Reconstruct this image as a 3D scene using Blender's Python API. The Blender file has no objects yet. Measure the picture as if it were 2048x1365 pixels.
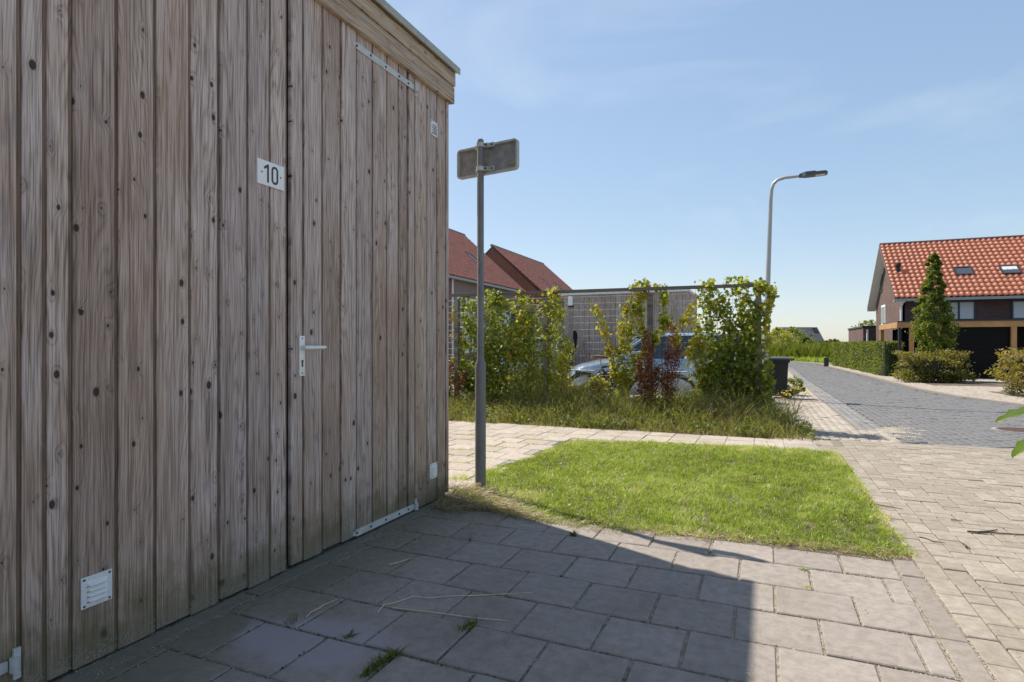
import bpy, bmesh, math, random
import numpy as np
from math import sin, cos, pi, radians, atan, atan2, sqrt
from mathutils import Vector, Matrix

random.seed(11)
RNG = np.random.default_rng(11)
S = bpy.context.scene
C = S.collection

# ------------------------------------------------------------------ camera
F, EYE, TH = 1180.0, 1.10, atan(506 / 1180.0)
cam = bpy.data.cameras.new('camera')
cam.sensor_width = 36.0
cam.lens = F / 2048 * 36.0
cam.shift_y = 7.5 / 2048
cam.clip_end = 5000
cam.clip_start = 0.05
cam_o = bpy.data.objects.new('camera', cam)
C.objects.link(cam_o)
cam_o.location = (0, 0, EYE)
cam_o.rotation_euler = (pi / 2, 0, TH)
S.camera = cam_o

# ------------------------------------------------------------------ sky and sun
SUN = Vector((-2.02, 0.88, 3.13)).normalized()
ELEV = math.asin(SUN.z)
AZ = atan2(SUN.x, SUN.y)
world = bpy.data.worlds.new('World')
S.world = world
world.use_nodes = True
wn = world.node_tree
wn.nodes.clear()
w_out = wn.nodes.new('ShaderNodeOutputWorld')
w_bg = wn.nodes.new('ShaderNodeBackground')
w_sky = wn.nodes.new('ShaderNodeTexSky')
w_sky.sky_type = 'NISHITA'
w_sky.sun_disc = False
w_sky.sun_elevation = ELEV
w_sky.sun_rotation = AZ
w_sky.air_density = 1.0
w_sky.dust_density = 0.5
w_sky.ozone_density = 3.0
w_bg.inputs['Strength'].default_value = 0.15
# thin high cloud veil
w_tc = wn.nodes.new('ShaderNodeTexCoord')
w_map = wn.nodes.new('ShaderNodeMapping')
w_map.inputs['Scale'].default_value = (1.2, 2.6, 3.4)
w_map.inputs['Rotation'].default_value = (0.3, 0.5, 0.9)
w_map.inputs['Location'].default_value = (5.2, 2.1, 0.9)
w_noi = wn.nodes.new('ShaderNodeTexNoise')
w_noi.inputs['Scale'].default_value = 1.7
w_noi.inputs['Detail'].default_value = 7
w_noi.inputs['Roughness'].default_value = 0.55
w_noi.inputs['Distortion'].default_value = 0.5
w_rmp = wn.nodes.new('ShaderNodeMapRange')
w_rmp.inputs['From Min'].default_value = 0.54
w_rmp.inputs['From Max'].default_value = 0.80
w_rmp.inputs['To Max'].default_value = 0.26
w_mix = wn.nodes.new('ShaderNodeMix')
w_mix.data_type = 'RGBA'
w_mix.inputs['B'].default_value = (3.2, 3.45, 3.75, 1)
wl = wn.links.new
wl(w_tc.outputs['Generated'], w_map.inputs['Vector'])
wl(w_map.outputs['Vector'], w_noi.inputs['Vector'])
wl(w_noi.outputs['Fac'], w_rmp.inputs['Value'])
wl(w_rmp.outputs['Result'], w_mix.inputs['Factor'])
w_gam = wn.nodes.new('ShaderNodeGamma')      # a hazier sky: softer step from zenith to horizon
w_gam.inputs['Gamma'].default_value = 0.48
w_mul = wn.nodes.new('ShaderNodeMix')
w_mul.data_type = 'RGBA'
w_mul.blend_type = 'MULTIPLY'
w_mul.inputs['Factor'].default_value = 1.0
w_mul.inputs['B'].default_value = (1.25, 1.25, 1.27, 1)
wl(w_sky.outputs['Color'], w_gam.inputs['Color'])
w_hsv = wn.nodes.new('ShaderNodeHueSaturation')
w_hsv.inputs['Saturation'].default_value = 1.34
wl(w_gam.outputs['Color'], w_hsv.inputs['Color'])
wl(w_hsv.outputs['Color'], w_mul.inputs['A'])
wl(w_mul.outputs['Result'], w_mix.inputs['A'])
wl(w_mix.outputs['Result'], w_bg.inputs['Color'])
wl(w_bg.outputs['Background'], w_out.inputs['Surface'])

sun_d = bpy.data.lights.new('sun', 'SUN')
sun_d.energy = 3.5
sun_d.angle = radians(0.53)
sun_d.color = (1.0, 0.94, 0.84)
sun_o = bpy.data.objects.new('sun', sun_d)
C.objects.link(sun_o)
sun_o.rotation_euler = SUN.to_track_quat('Z', 'Y').to_euler()
sun_o.location = (-20, 10, 30)

S.view_settings.view_transform = 'Standard'
S.view_settings.look = 'None'
S.view_settings.gamma = 1.0
S.view_settings.use_curve_mapping = False
S.view_settings.exposure = 0.96

# ------------------------------------------------------------------ geometry of the place
FW, RT = (-sin(TH), cos(TH)), (cos(TH), sin(TH))

def ray(px, py):
    u, v = (px - 1024) / F, (690 - py) / F
    return FW[0] + RT[0] * u, FW[1] + RT[1] * u, v

def zg(y):
    return 0.0 if y < 6.5 else -0.012 * (min(y, 25.0) - 6.5)

def on_ground(px, py):
    a, b, v = ray(px, py)
    t = EYE / max(-v, 1e-4)
    for _ in range(40):
        t = (EYE - zg(b * t)) / max(-v, 1e-4)
    return Vector((a * t, b * t, zg(b * t)))

def on_Y(px, py, Y):
    a, b, v = ray(px, py)
    t = Y / b
    return Vector((a * t, Y, EYE + v * t))

def on_X(px, py, X):
    a, b, v = ray(px, py)
    t = X / a
    return Vector((X, b * t, EYE + v * t))

def at_depth(px, py, t):
    a, b, v = ray(px, py)
    return Vector((a * t, b * t, EYE + v * t))

# ------------------------------------------------------------------ mesh helpers
class MB:
    def __init__(s):
        s.v, s.f = [], []
    def add(s, vs, fs):
        o = len(s.v)
        s.v += [tuple(p) for p in vs]
        s.f += [tuple(i + o for i in f) for f in fs]
        return s
    def box(s, x0, x1, y0, y1, z0, z1, bev=0.0):
        if bev <= 0:
            vs = [(x, y, z) for z in (z0, z1) for y in (y0, y1) for x in (x0, x1)]
            return s.add(vs, [(0, 2, 3, 1), (4, 5, 7, 6), (0, 1, 5, 4), (2, 6, 7, 3), (0, 4, 6, 2), (1, 3, 7, 5)])
        b = bev
        bm = bmesh.new()
        bmesh.ops.create_cube(bm, size=1)
        for v in bm.verts:
            v.co = ((x0 + x1) / 2 + v.co.x * (x1 - x0), (y0 + y1) / 2 + v.co.y * (y1 - y0), (z0 + z1) / 2 + v.co.z * (z1 - z0))
        bmesh.ops.bevel(bm, geom=bm.edges[:], offset=b, segments=2, profile=0.6, affect='EDGES')
        bm.verts.index_update()
        s.add([v.co[:] for v in bm.verts], [[v.index for v in f.verts] for f in bm.faces])
        bm.free()
        return s
    def tube(s, pts, rad, n=8, caps=True):
        pts = [Vector(p) for p in pts]
        if not hasattr(rad, '__len__'):
            rad = [rad] * len(pts)
        o = len(s.v)
        ref = None
        for i, p in enumerate(pts):
            d = (pts[min(i + 1, len(pts) - 1)] - pts[max(i - 1, 0)]).normalized()
            if ref is None:
                ref = Vector((0, 0, 1)) if abs(d.z) < 0.9 else Vector((1, 0, 0))
            a = d.cross(ref).normalized()
            b = a.cross(d).normalized()
            ref = b
            for k in range(n):
                t = 2 * pi * k / n
                s.v.append(tuple(p + (a * cos(t) + b * sin(t)) * rad[i]))
        for i in range(len(pts) - 1):
            for k in range(n):
                k2 = (k + 1) % n
                s.f.append((o + i * n + k, o + i * n + k2, o + (i + 1) * n + k2, o + (i + 1) * n + k))
        if caps:
            s.f.append(tuple(o + k for k in range(n))[::-1])
            s.f.append(tuple(o + (len(pts) - 1) * n + k for k in range(n)))
        return s
    def prism(s, poly, axis, a0, a1):
        # poly: 2D outline in the plane across axis (x: (y,z); y: (x,z); z: (x,y))
        def P(p, a):
            return {'x': (a, p[0], p[1]), 'y': (p[0], a, p[1]), 'z': (p[0], p[1], a)}[axis]
        n = len(poly)
        vs = [P(p, a0) for p in poly] + [P(p, a1) for p in poly]
        fs = [tuple(range(n))[::-1], tuple(range(n, 2 * n))]
        fs += [(i, (i + 1) % n, n + (i + 1) % n, n + i) for i in range(n)]
        return s.add(vs, fs)
    def torus(s, c, R, r, axis='y', n=24, m=8):
        o = len(s.v)
        for i in range(n):
            t = 2 * pi * i / n
            for j in range(m):
                q = 2 * pi * j / m
                a, b, h = (R + r * cos(q)) * cos(t), (R + r * cos(q)) * sin(t), r * sin(q)
                p = {'y': (a, h, b), 'x': (h, a, b), 'z': (a, b, h)}[axis]
                s.v.append((c[0] + p[0], c[1] + p[1], c[2] + p[2]))
        for i in range(n):
            for j in range(m):
                s.f.append((o + i * m + j, o + i * m + (j + 1) % m, o + ((i + 1) % n) * m + (j + 1) % m, o + ((i + 1) % n) * m + j))
        return s

def mesh_of(name, mb, smooth=False):
    me = bpy.data.meshes.new(name)
    me.from_pydata(mb.v, [], mb.f)
    bm = bmesh.new()
    bm.from_mesh(me)
    bmesh.ops.recalc_face_normals(bm, faces=bm.faces[:])
    bm.to_mesh(me)
    bm.free()
    if smooth:
        for p in me.polygons:
            p.use_smooth = True
        if smooth != 'all':
            me.set_sharp_from_angle(angle=radians(38))
    return me

def link(name, data, parent=None, mat=None):
    o = bpy.data.objects.new(name, data)
    C.objects.link(o)
    if parent is not None:
        o.parent = parent
    if mat is not None and data is not None and len(data.materials) == 0:
        data.materials.append(mat)
    return o

def tag(o, label=None, cat=None, group=None, kind=None):
    if label: o['label'] = label
    if cat: o['category'] = cat
    if group: o['group'] = group
    if kind: o['kind'] = kind
    return o

def thing(name, label, cat, loc=(0, 0, 0), rz=0.0, group=None):
    o = link(name, None)
    o.empty_display_size = 0.2
    o.location = loc
    o.rotation_euler = (0, 0, rz)
    return tag(o, label, cat, group)

def part(name, mb, mat, parent, smooth=False, world=False, label=None):
    if world:
        p = parent
        off = Vector((0, 0, 0))
        while p is not None:
            off += p.location
            p = p.parent
        mb.v = [(v[0] - off.x, v[1] - off.y, v[2] - off.z) for v in mb.v]
    o = link(name, mesh_of(name, mb, smooth), parent, mat)
    if label: o['label'] = label
    return o

def solo(name, mb, mat, label, cat, group=None, smooth=False):
    vs = np.array(mb.v)
    c = vs.mean(0)
    c[2] = vs[:, 2].min()
    mb.v = [tuple(v) for v in vs - c]
    o = link(name, mesh_of(name, mb, smooth), None, mat)
    o.location = c
    return tag(o, label, cat, group)

def mesh_arr(name, V, T, tint=None, smooth=False):
    V = np.asarray(V, np.float32).reshape(-1, 3)
    T = np.asarray(T, np.int32)
    k = T.shape[1]
    me = bpy.data.meshes.new(name)
    me.vertices.add(len(V))
    me.vertices.foreach_set('co', V.ravel())
    me.loops.add(T.size)
    me.loops.foreach_set('vertex_index', T.ravel())
    me.polygons.add(len(T))
    me.polygons.foreach_set('loop_start', np.arange(0, T.size, k, dtype=np.int32))
    me.update(calc_edges=True)
    if tint is not None:
        a = me.attributes.new('tint', 'FLOAT', 'POINT')
        a.data.foreach_set('value', np.asarray(tint, np.float32))
    if smooth:
        me.polygons.foreach_set('use_smooth', np.ones(len(T), bool))
    me.validate()
    return me

def copy_tree(o, parent=None):
    c = o.copy()
    C.objects.link(c)
    c.parent = parent
    for ch in list(o.children):
        copy_tree(ch, c)
    return c

# ------------------------------------------------------------------ materials
class NT:
    def __init__(s, name):
        s.m = bpy.data.materials.new(name)
        s.m.use_nodes = True
        s.t = s.m.node_tree
        s.t.nodes.clear()
    def n(s, typ, inp=None, **kw):
        nd = s.t.nodes.new('ShaderNode' + typ)
        for k, v in kw.items():
            setattr(nd, k, v)
        for k, v in (inp or {}).items():
            sock = nd.inputs[k]
            if isinstance(v, bpy.types.NodeSocket):
                s.t.links.new(v, sock)
            else:
                sock.default_value = v
        return nd
    def math(s, op, a, b=0.0, c=0.0, clamp=False):
        nd = s.n('Math', {0: a, 1: b, 2: c}, operation=op)
        nd.use_clamp = clamp
        return nd.outputs[0]
    def mix(s, f, a, b, blend='MIX'):
        nd = s.n('Mix', data_type='RGBA', blend_type=blend)
        for k, v in (('Factor', f), ('A', a), ('B', b)):
            i = [x for x in nd.inputs if x.name == k and (x.type == 'RGBA' or k == 'Factor')]
            sock = nd.inputs[0] if k == 'Factor' else i[0]
            if isinstance(v, bpy.types.NodeSocket):
                s.t.links.new(v, sock)
            else:
                sock.default_value = v if k == 'Factor' else (*v, 1)[:4]
        return [o for o in nd.outputs if o.type == 'RGBA'][0]
    def rng(s, v, a, b, c=0.0, d=1.0, smooth=True):
        nd = s.n('MapRange', {'Value': v, 'From Min': a, 'From Max': b, 'To Min': c, 'To Max': d},
                 interpolation_type='SMOOTHSTEP' if smooth else 'LINEAR')
        return nd.outputs['Result']
    def noise(s, vec, scale, detail=3, rough=0.5, dist=0.0):
        return s.n('TexNoise', {'Vector': vec, 'Scale': scale, 'Detail': detail, 'Roughness': rough, 'Distortion': dist}).outputs['Fac']
    def xyz(s, x, y, z):
        return s.n('CombineXYZ', {0: x, 1: y, 2: z}).outputs[0]
    def ramp(s, f, stops):
        nd = s.n('ValToRGB', {'Fac': f})
        e = nd.color_ramp.elements
        while len(e) > 1:
            e.remove(e[-1])
        for i, (p, c) in enumerate(stops):
            el = e[0] if i == 0 else e.new(p)
            el.position = p
            el.color = (*c, 1)
        return nd.outputs['Color']
    def out(s, shader):
        o = s.n('OutputMaterial')
        s.t.links.new(shader, o.inputs['Surface'])
        return s.m
    def pbr(s, col, rough=0.7, metal=0.0, bump=None, bstr=0.3, bdist=0.01, spec=0.5, **kw):
        nd = s.n('BsdfPrincipled', {'Metallic': metal, 'Specular IOR Level': spec})
        for k, v in (('Base Color', col), ('Roughness', rough)):
            if isinstance(v, bpy.types.NodeSocket):
                s.t.links.new(v, nd.inputs[k])
            else:
                nd.inputs[k].default_value = (*v, 1) if k == 'Base Color' else v
        for k, v in kw.items():
            nd.inputs[k.replace('_', ' ')].default_value = v
        if bump is not None:
            b = s.n('Bump', {'Height': bump, 'Strength': bstr, 'Distance': bdist})
            s.t.links.new(b.outputs[0], nd.inputs['Normal'])
        return nd.outputs[0]

def plain(name, c, rough=0.6, var=0.12, scale=6.0, metal=0.0, bstr=0.0, objvar=0.0, spec=0.5):
    n = NT(name)
    pos = n.n('NewGeometry').outputs['Position']
    f = n.noise(pos, scale, 5, 0.6)
    f2 = n.noise(pos, scale * 9, 3, 0.6)
    f = n.math('ADD', n.math('MULTIPLY', f, 0.65), n.math('MULTIPLY', f2, 0.35))
    col = n.mix(n.rng(f, 0.3, 0.7), tuple(x * (1 - var) for x in c), tuple(min(1, x * (1 + var)) for x in c))
    if objvar:
        r = n.n('ObjectInfo').outputs['Random']
        col = n.mix(1.0, col, n.ramp(r, [(0, (1 - objvar,) * 3), (1, (1, 1, 1))]), 'MULTIPLY')
    ro = n.rng(f, 0.3, 0.7, max(0.05, rough - 0.1), min(1, rough + 0.1))
    return n.out(n.pbr(col, ro, metal, f2 if bstr else None, bstr, 0.004, spec))

def wood_mat(name, axis='z', grey=(0.68, 0.565, 0.525), brown=(0.50, 0.36, 0.28), algae=True, knots=1.0, cross=None):
    n = NT(name)
    oc = n.n('TexCoord').outputs['Object']
    sp = n.n('SeparateXYZ', {0: oc})
    ax = {'x': 0, 'y': 1, 'z': 2}
    a = sp.outputs[ax[axis]]
    c = sp.outputs[ax[cross]] if cross else (sp.outputs[1] if axis == 'z' else sp.outputs[2])
    r = n.n('ObjectInfo').outputs['Random']
    r1 = n.math('MULTIPLY', r, 91.7)
    # knots
    kv = n.xyz(n.math('ADD', n.math('MULTIPLY', c, 11.0), r1), n.math('ADD', n.math('MULTIPLY', a, 7.0), r1), 0.0)
    vo = n.n('TexVoronoi', {'Vector': kv, 'Scale': 1.0, 'Randomness': 1.0}, voronoi_dimensions='2D')
    d = vo.outputs['Distance']
    ksep = n.n('SeparateColor', {0: vo.outputs['Color']})
    pres = n.math('GREATER_THAN', ksep.outputs[0], n.math('MULTIPLY_ADD', n.math('FRACT', n.math('MULTIPLY', r, 7.77)), 0.45, 0.25))
    size = n.math('MULTIPLY_ADD', n.math('POWER', ksep.outputs[1], 3.0), 0.11, 0.024)
    kn = n.math('MULTIPLY', n.rng(n.math('DIVIDE', d, size), 0.7, 1.15, 1, 0), pres)
    kn = n.math('MULTIPLY', kn, knots)
    halo = n.math('MULTIPLY', n.rng(d, 0.02, 0.30, 1, 0), pres)
    # rings / cathedral grain
    n1 = n.noise(n.xyz(n.math('MULTIPLY', c, 7.0), n.math('MULTIPLY', a, 0.55), r1), 1.0, 2, 0.45)
    field = n.math('ADD', n.math('MULTIPLY', n1, 9.0), n.math('MULTIPLY', halo, 0.40))
    field = n.math('ADD', field, n.math('MULTIPLY', c, 26.0))
    ring = n.math('MULTIPLY_ADD', n.math('SINE', n.math('MULTIPLY', field, 19.0)), 0.5, 0.5)
    ring = n.math('POWER', ring, 3.0)
    fine = n.noise(n.xyz(n.math('MULTIPLY', c, 190.0), n.math('MULTIPLY', a, 4.0), r1), 1.0, 4, 0.65)
    big = n.noise(n.xyz(n.math('MULTIPLY', c, 5.0), n.math('MULTIPLY', a, 1.3), n.math('ADD', r1, 7.0)), 1.0, 4, 0.6)
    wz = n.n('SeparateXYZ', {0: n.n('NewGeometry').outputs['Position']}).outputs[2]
    lowbrown = n.rng(wz, 0.2, 2.4, 0.14, -0.10, False)  # sky and paving-bounce light painted in: greyer high, browner low
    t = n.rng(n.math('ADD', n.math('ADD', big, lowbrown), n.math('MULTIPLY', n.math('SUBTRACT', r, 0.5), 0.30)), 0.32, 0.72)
    col = n.mix(t, grey, brown)
    streak = n.noise(n.xyz(n.math('MULTIPLY', c, 70.0), n.math('MULTIPLY', a, 1.1), n.math('ADD', r1, 3.0)), 1.0, 3, 0.6)
    dark = n.math('ADD', n.math('MULTIPLY', ring, 0.34), n.math('MULTIPLY', n.rng(fine, 0.44, 0.62), 0.52))
    dark = n.math('ADD', dark, n.math('MULTIPLY', n.rng(streak, 0.48, 0.70), 0.36), 0, True)
    col = n.mix(dark, col, tuple(x * 0.40 for x in brown))
    light = n.math('MULTIPLY', n.rng(fine, 0.50, 0.30), 0.22)
    col = n.mix(light, col, tuple(min(1, x * 1.35) for x in grey))
    r2 = n.math('FRACT', n.math('MULTIPLY', r, 17.31))
    col = n.mix(1.0, col, n.ramp(r2, [(0, (0.82, 0.80, 0.80)), (1, (1.06, 1.04, 1.02))]), 'MULTIPLY')
    stain = n.math('MULTIPLY', n.rng(n.noise(n.xyz(n.math('MULTIPLY', c, 9.0), n.math('MULTIPLY', a, 2.4), n.math('ADD', r1, 31.0)), 1.0, 3, 0.6), 0.60, 0.78), 0.5)
    col = n.mix(stain, col, (0.20, 0.18, 0.18))
    col = n.mix(n.math('MULTIPLY', halo, 0.25), col, (0.15, 0.115, 0.09))
    col = n.mix(n.math('MULTIPLY', kn, 0.92), col, (0.035, 0.024, 0.020))
    if algae:
        px = n.noise(n.n('NewGeometry').outputs['Position'], 7.0, 4, 0.65)
        h = n.math('ADD', wz, n.math('MULTIPLY', n.math('SUBTRACT', px, 0.5), 0.55))
        col = n.mix(n.rng(h, 0.02, 0.34, 0.70, 0), col, (0.10, 0.092, 0.035))
        sand = n.noise(n.n('NewGeometry').outputs['Position'], 140.0, 2, 0.6)
        sm = n.math('MULTIPLY', n.rng(n.math('ADD', wz, n.math('MULTIPLY', px, 0.10)), 0.07, 0.15, 1, 0), n.rng(sand, 0.46, 0.60))
        col = n.mix(sm, col, (0.24, 0.215, 0.18))
    hgt = n.math('SUBTRACT', n.math('MULTIPLY', fine, 0.6), n.math('ADD', n.math('MULTIPLY', ring, 0.5), n.math('MULTIPLY', kn, 0.8)))
    return n.out(n.pbr(col, 0.82, 0, hgt, 0.35, 0.003, 0.25))

def paver_mat(name, c0, c1, stain=(0.16, 0.14, 0.10), stain_amt=0.6, speck=0.5, moss=0.0, cool=None):
    n = NT(name)
    pos = n.n('NewGeometry').outputs['Position']
    r = n.n('ObjectInfo').outputs['Random']
    at = n.n('Attribute', attribute_name='tint').outputs['Fac']
    t = n.math('FRACT', n.math('ADD', r, at))
    col = n.mix(t, c0, c1)
    if cool:
        col = n.mix(n.math('GREATER_THAN', n.math('FRACT', n.math('MULTIPLY', t, 9.7)), 0.90), col, cool)
    big = n.noise(pos, 1.6, 5, 0.6, 0.6)
    col = n.mix(n.math('MULTIPLY', n.rng(big, 0.45, 0.72), stain_amt), col, stain)
    med = n.noise(pos, 22.0, 4, 0.65)
    col = n.mix(n.rng(med, 0.30, 0.72, 0.0, 0.45), col, tuple(x * 0.5 for x in c0))
    blot = n.noise(pos, 6.5, 6, 0.7, 0.8)
    col = n.mix(n.rng(blot, 0.48, 0.70, 0.0, 0.22), col, tuple(x * 0.62 for x in stain))
    sp = n.noise(pos, 420.0, 2, 0.7)
    col = n.mix(n.math('MULTIPLY', n.rng(sp, 0.62, 0.74), speck), col, tuple(min(1, x * 1.7) for x in c1))
    col = n.mix(n.math('MULTIPLY', n.rng(sp, 0.42, 0.30), speck), col, tuple(x * 0.45 for x in c0))
    dot = n.n('TexVoronoi', {'Vector': pos, 'Scale': 26.0}).outputs['Distance']
    col = n.mix(n.math('MULTIPLY', n.rng(dot, 0.05, 0.09, 1, 0), 0.55), col, tuple(x * 0.45 for x in c0))
    if moss:
        sx = n.n('SeparateXYZ', {0: pos})
        near = n.rng(n.math('ADD', sx.outputs[0], n.math('MULTIPLY', big, 0.9)), -1.62, -0.95, 1, 0)
        col = n.mix(n.math('MULTIPLY', near, moss), col, (0.085, 0.085, 0.04))
    if moss:
        # a bluish, irregular patch on the slabs beside the shed
        dx = n.math('ADD', sx.outputs[0], 1.55)
        dy_ = n.math('SUBTRACT', sx.outputs[1], 1.72)
        rr_ = n.math('SQRT', n.math('ADD', n.math('MULTIPLY', dx, dx), n.math('MULTIPLY', n.math('MULTIPLY', dy_, dy_), 2.2)))
        rr_ = n.math('ADD', rr_, n.math('MULTIPLY', n.math('SUBTRACT', n.noise(pos, 3.0, 4, 0.6), 0.5), 0.55))
        col = n.mix(n.rng(rr_, 0.20, 0.34, 0.8, 0), col, (0.33, 0.29, 0.30))
    h = n.math('ADD', n.math('MULTIPLY', med, 0.5), sp)
    return n.out(n.pbr(col, 0.88, 0, h, 0.35, 0.002, 0.3))

def leaf_mat(name, stops, trans=0.45, rough=0.5, spec=0.35):
    n = NT(name)
    at = n.n('Attribute', attribute_name='tint').outputs['Fac']
    col = n.ramp(at, stops)
    pos = n.n('NewGeometry').outputs['Position']
    col = n.mix(n.rng(n.noise(pos, 60.0, 2), 0.35, 0.65, 0.0, 0.25), col, n.mix(1.0, col, (0.6, 0.62, 0.5), 'MULTIPLY'))
    p = n.pbr(col, rough, 0, None, spec=spec)
    if name == 'rust_red_leaf':
        tr = n.n('BsdfTranslucent', {'Color': col})
    else:
      tr = n.n('BsdfTranslucent', {'Color': n.mix(1.0, n.mix(0.55, col, (0.55, 0.58, 0.06), 'SCREEN'), (1.0, 1.0, 0.55), 'MULTIPLY')})
    mx = n.n('MixShader', {0: trans, 1: p, 2: tr.outputs[0]})
    return n.out(mx.outputs[0])

def brick_wall_mat(name, c1, c2, mortar, axis='y', scale=1.0):
    n = NT(name)
    sp = n.n('SeparateXYZ', {0: n.n('NewGeometry').outputs['Position']})
    v = n.xyz(sp.outputs[1] if axis == 'x' else sp.outputs[0], sp.outputs[2], 0.0)
    b = n.n('TexBrick', {'Vector': v, 'Color1': (*c1, 1), 'Color2': (*c2, 1), 'Mortar': (*mortar, 1), 'Scale': 1.0,
                         'Mortar Size': 0.006, 'Brick Width': 0.22, 'Row Height': 0.062, 'Bias': 0.0})
    var = n.noise(n.n('NewGeometry').outputs['Position'], 1.2, 5, 0.65)
    col = n.mix(n.rng(var, 0.35, 0.7, 0, 0.4), b.outputs['Color'], tuple(x * 0.6 for x in c1))
    return n.out(n.pbr(col, 0.85, 0, b.outputs['Fac'], -0.5, 0.006, 0.25))

M = {}
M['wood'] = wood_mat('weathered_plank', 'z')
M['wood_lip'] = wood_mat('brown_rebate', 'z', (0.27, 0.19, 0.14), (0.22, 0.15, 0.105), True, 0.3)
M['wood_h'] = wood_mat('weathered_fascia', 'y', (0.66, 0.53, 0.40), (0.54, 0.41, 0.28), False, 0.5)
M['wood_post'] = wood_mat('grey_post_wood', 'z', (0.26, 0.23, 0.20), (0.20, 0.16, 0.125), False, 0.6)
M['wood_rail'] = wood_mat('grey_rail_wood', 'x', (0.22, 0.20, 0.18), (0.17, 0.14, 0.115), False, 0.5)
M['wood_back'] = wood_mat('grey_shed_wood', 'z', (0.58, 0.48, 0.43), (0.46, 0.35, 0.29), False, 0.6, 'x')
M['galv'] = plain('galvanised_steel', (0.54, 0.545, 0.52), 0.5, 0.16, 14, 0.15, 0.1)
M['galv_dull'] = plain('dull_zinc', (0.30, 0.295, 0.28), 0.62, 0.22, 9, 0.25, 0.15)
M['pole'] = plain('weathered_grey_pole', (0.20, 0.19, 0.18), 0.6, 0.22, 7, 0.25, 0.2)
M['alu'] = plain('aluminium_trim', (0.42, 0.40, 0.34), 0.55, 0.2, 12, 0.4)
M['signback'] = plain('sign_back_aluminium', (0.30, 0.285, 0.265), 0.65, 0.30, 22, 0.1)
M['signrim'] = plain('sign_rim', (0.46, 0.47, 0.43), 0.6, 0.22, 18, 0.1)
M['screw'] = plain('screw_steel', (0.12, 0.115, 0.11), 0.45, 0.2, 30, 0.7)
M['white'] = plain('white_paint', (0.88, 0.87, 0.85), 0.45, 0.03, 30)
M['offwhite'] = plain('off_white_plastic', (0.74, 0.73, 0.71), 0.5, 0.08, 30)
M['ink'] = plain('dark_grey_numerals', (0.045, 0.047, 0.06), 0.5, 0.05)
M['handle'] = plain('handle_aluminium', (0.80, 0.79, 0.76), 0.38, 0.06, 20, 0.2)
M['yellow'] = plain('worn_yellow_sticker', (0.36, 0.27, 0.04), 0.6, 0.6, 90)
M['black'] = plain('matt_black', (0.012, 0.012, 0.013), 0.6, 0.2)
M['blackboard'] = plain('black_stained_boards', (0.010, 0.010, 0.011), 0.9, 0.3, 10, 0, 0, 0, 0.15)
M['dark_gap'] = plain('dark_backing', (0.030, 0.024, 0.020), 0.9, 0.2)
M['soil'] = plain('soil', (0.115, 0.088, 0.06), 0.95, 0.4, 18, 0, 0.5)
M['sand'] = plain('joint_sand', (0.30, 0.275, 0.235), 0.95, 0.40, 40, 0, 0.5)
M['sand_shade'] = plain('joint_sand_mossy', (0.26, 0.23, 0.175), 0.95, 0.55, 30, 0, 0.5)
M['tile'] = paver_mat('concrete_tile', (0.300, 0.256, 0.222), (0.362, 0.312, 0.272), (0.215, 0.175, 0.130), 0.5, 0.8, 0.6)
M['path_tile'] = paver_mat('path_tile', (0.40, 0.335, 0.275), (0.50, 0.425, 0.355), (0.30, 0.245, 0.185), 0.4, 0.4)
M['kerb'] = paver_mat('kerb_concrete', (0.29, 0.245, 0.208), (0.325, 0.278, 0.238), (0.23, 0.188, 0.145), 0.5, 0.6)
M['brick'] = paver_mat('drive_brick', (0.305, 0.258, 0.205), (0.385, 0.33, 0.265), (0.25, 0.195, 0.14), 0.5, 0.5, 0, (0.40, 0.35, 0.28))
M['walk'] = paver_mat('sidewalk_brick', (0.38, 0.325, 0.265), (0.46, 0.395, 0.33), (0.31, 0.255, 0.195), 0.4, 0.35)
M['roadbrick'] = paver_mat('road_brick', (0.165, 0.160, 0.160), (0.19, 0.185, 0.184), (0.18, 0.170, 0.162), 0.5, 0.4)
M['gutter'] = paver_mat('gutter_brick', (0.20, 0.195, 0.19), (0.26, 0.25, 0.24), (0.36, 0.33, 0.29), 0.7, 0.4)
M['joint_dark'] = plain('dark_joint', (0.13, 0.122, 0.112), 0.95, 0.3, 25)
M['joint_drive'] = plain('drive_joint', (0.19, 0.165, 0.125), 0.95, 0.4, 25)
M['ground'] = plain('rough_grass_ground', (0.085, 0.105, 0.04), 0.95, 0.4, 0.6)
M['court'] = plain('court_paving', (0.30, 0.275, 0.25), 0.9, 0.2, 3)
M['grass'] = leaf_mat('lawn_grass', [(0, (0.05, 0.10, 0.012)), (0.28, (0.14, 0.23, 0.022)), (0.55, (0.31, 0.43, 0.055)), (0.76, (0.50, 0.56, 0.18)), (1, (0.68, 0.60, 0.38))], 0.45, 0.34)
M['weed'] = leaf_mat('weed_leaf', [(0, (0.03, 0.06, 0.015)), (0.5, (0.06, 0.10, 0.02)), (0.8, (0.13, 0.15, 0.035)), (1, (0.30, 0.25, 0.12))], 0.4)
M['tallgrass'] = leaf_mat('tall_grass', [(0, (0.035, 0.055, 0.014)), (0.36, (0.09, 0.115, 0.03)), (0.62, (0.24, 0.22, 0.09)), (1, (0.56, 0.45, 0.25))], 0.38)
M['ivy'] = leaf_mat('climber_leaf', [(0, (0.028, 0.055, 0.012)), (0.32, (0.08, 0.13, 0.022)), (0.58, (0.23, 0.27, 0.04)), (0.82, (0.48, 0.43, 0.06)), (1, (0.40, 0.19, 0.055))], 0.5)
M['redleaf'] = leaf_mat('rust_red_leaf', [(0, (0.10, 0.028, 0.016)), (0.5, (0.24, 0.07, 0.032)), (0.8, (0.36, 0.13, 0.05)), (1, (0.44, 0.28, 0.08))], 0.25)
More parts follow.
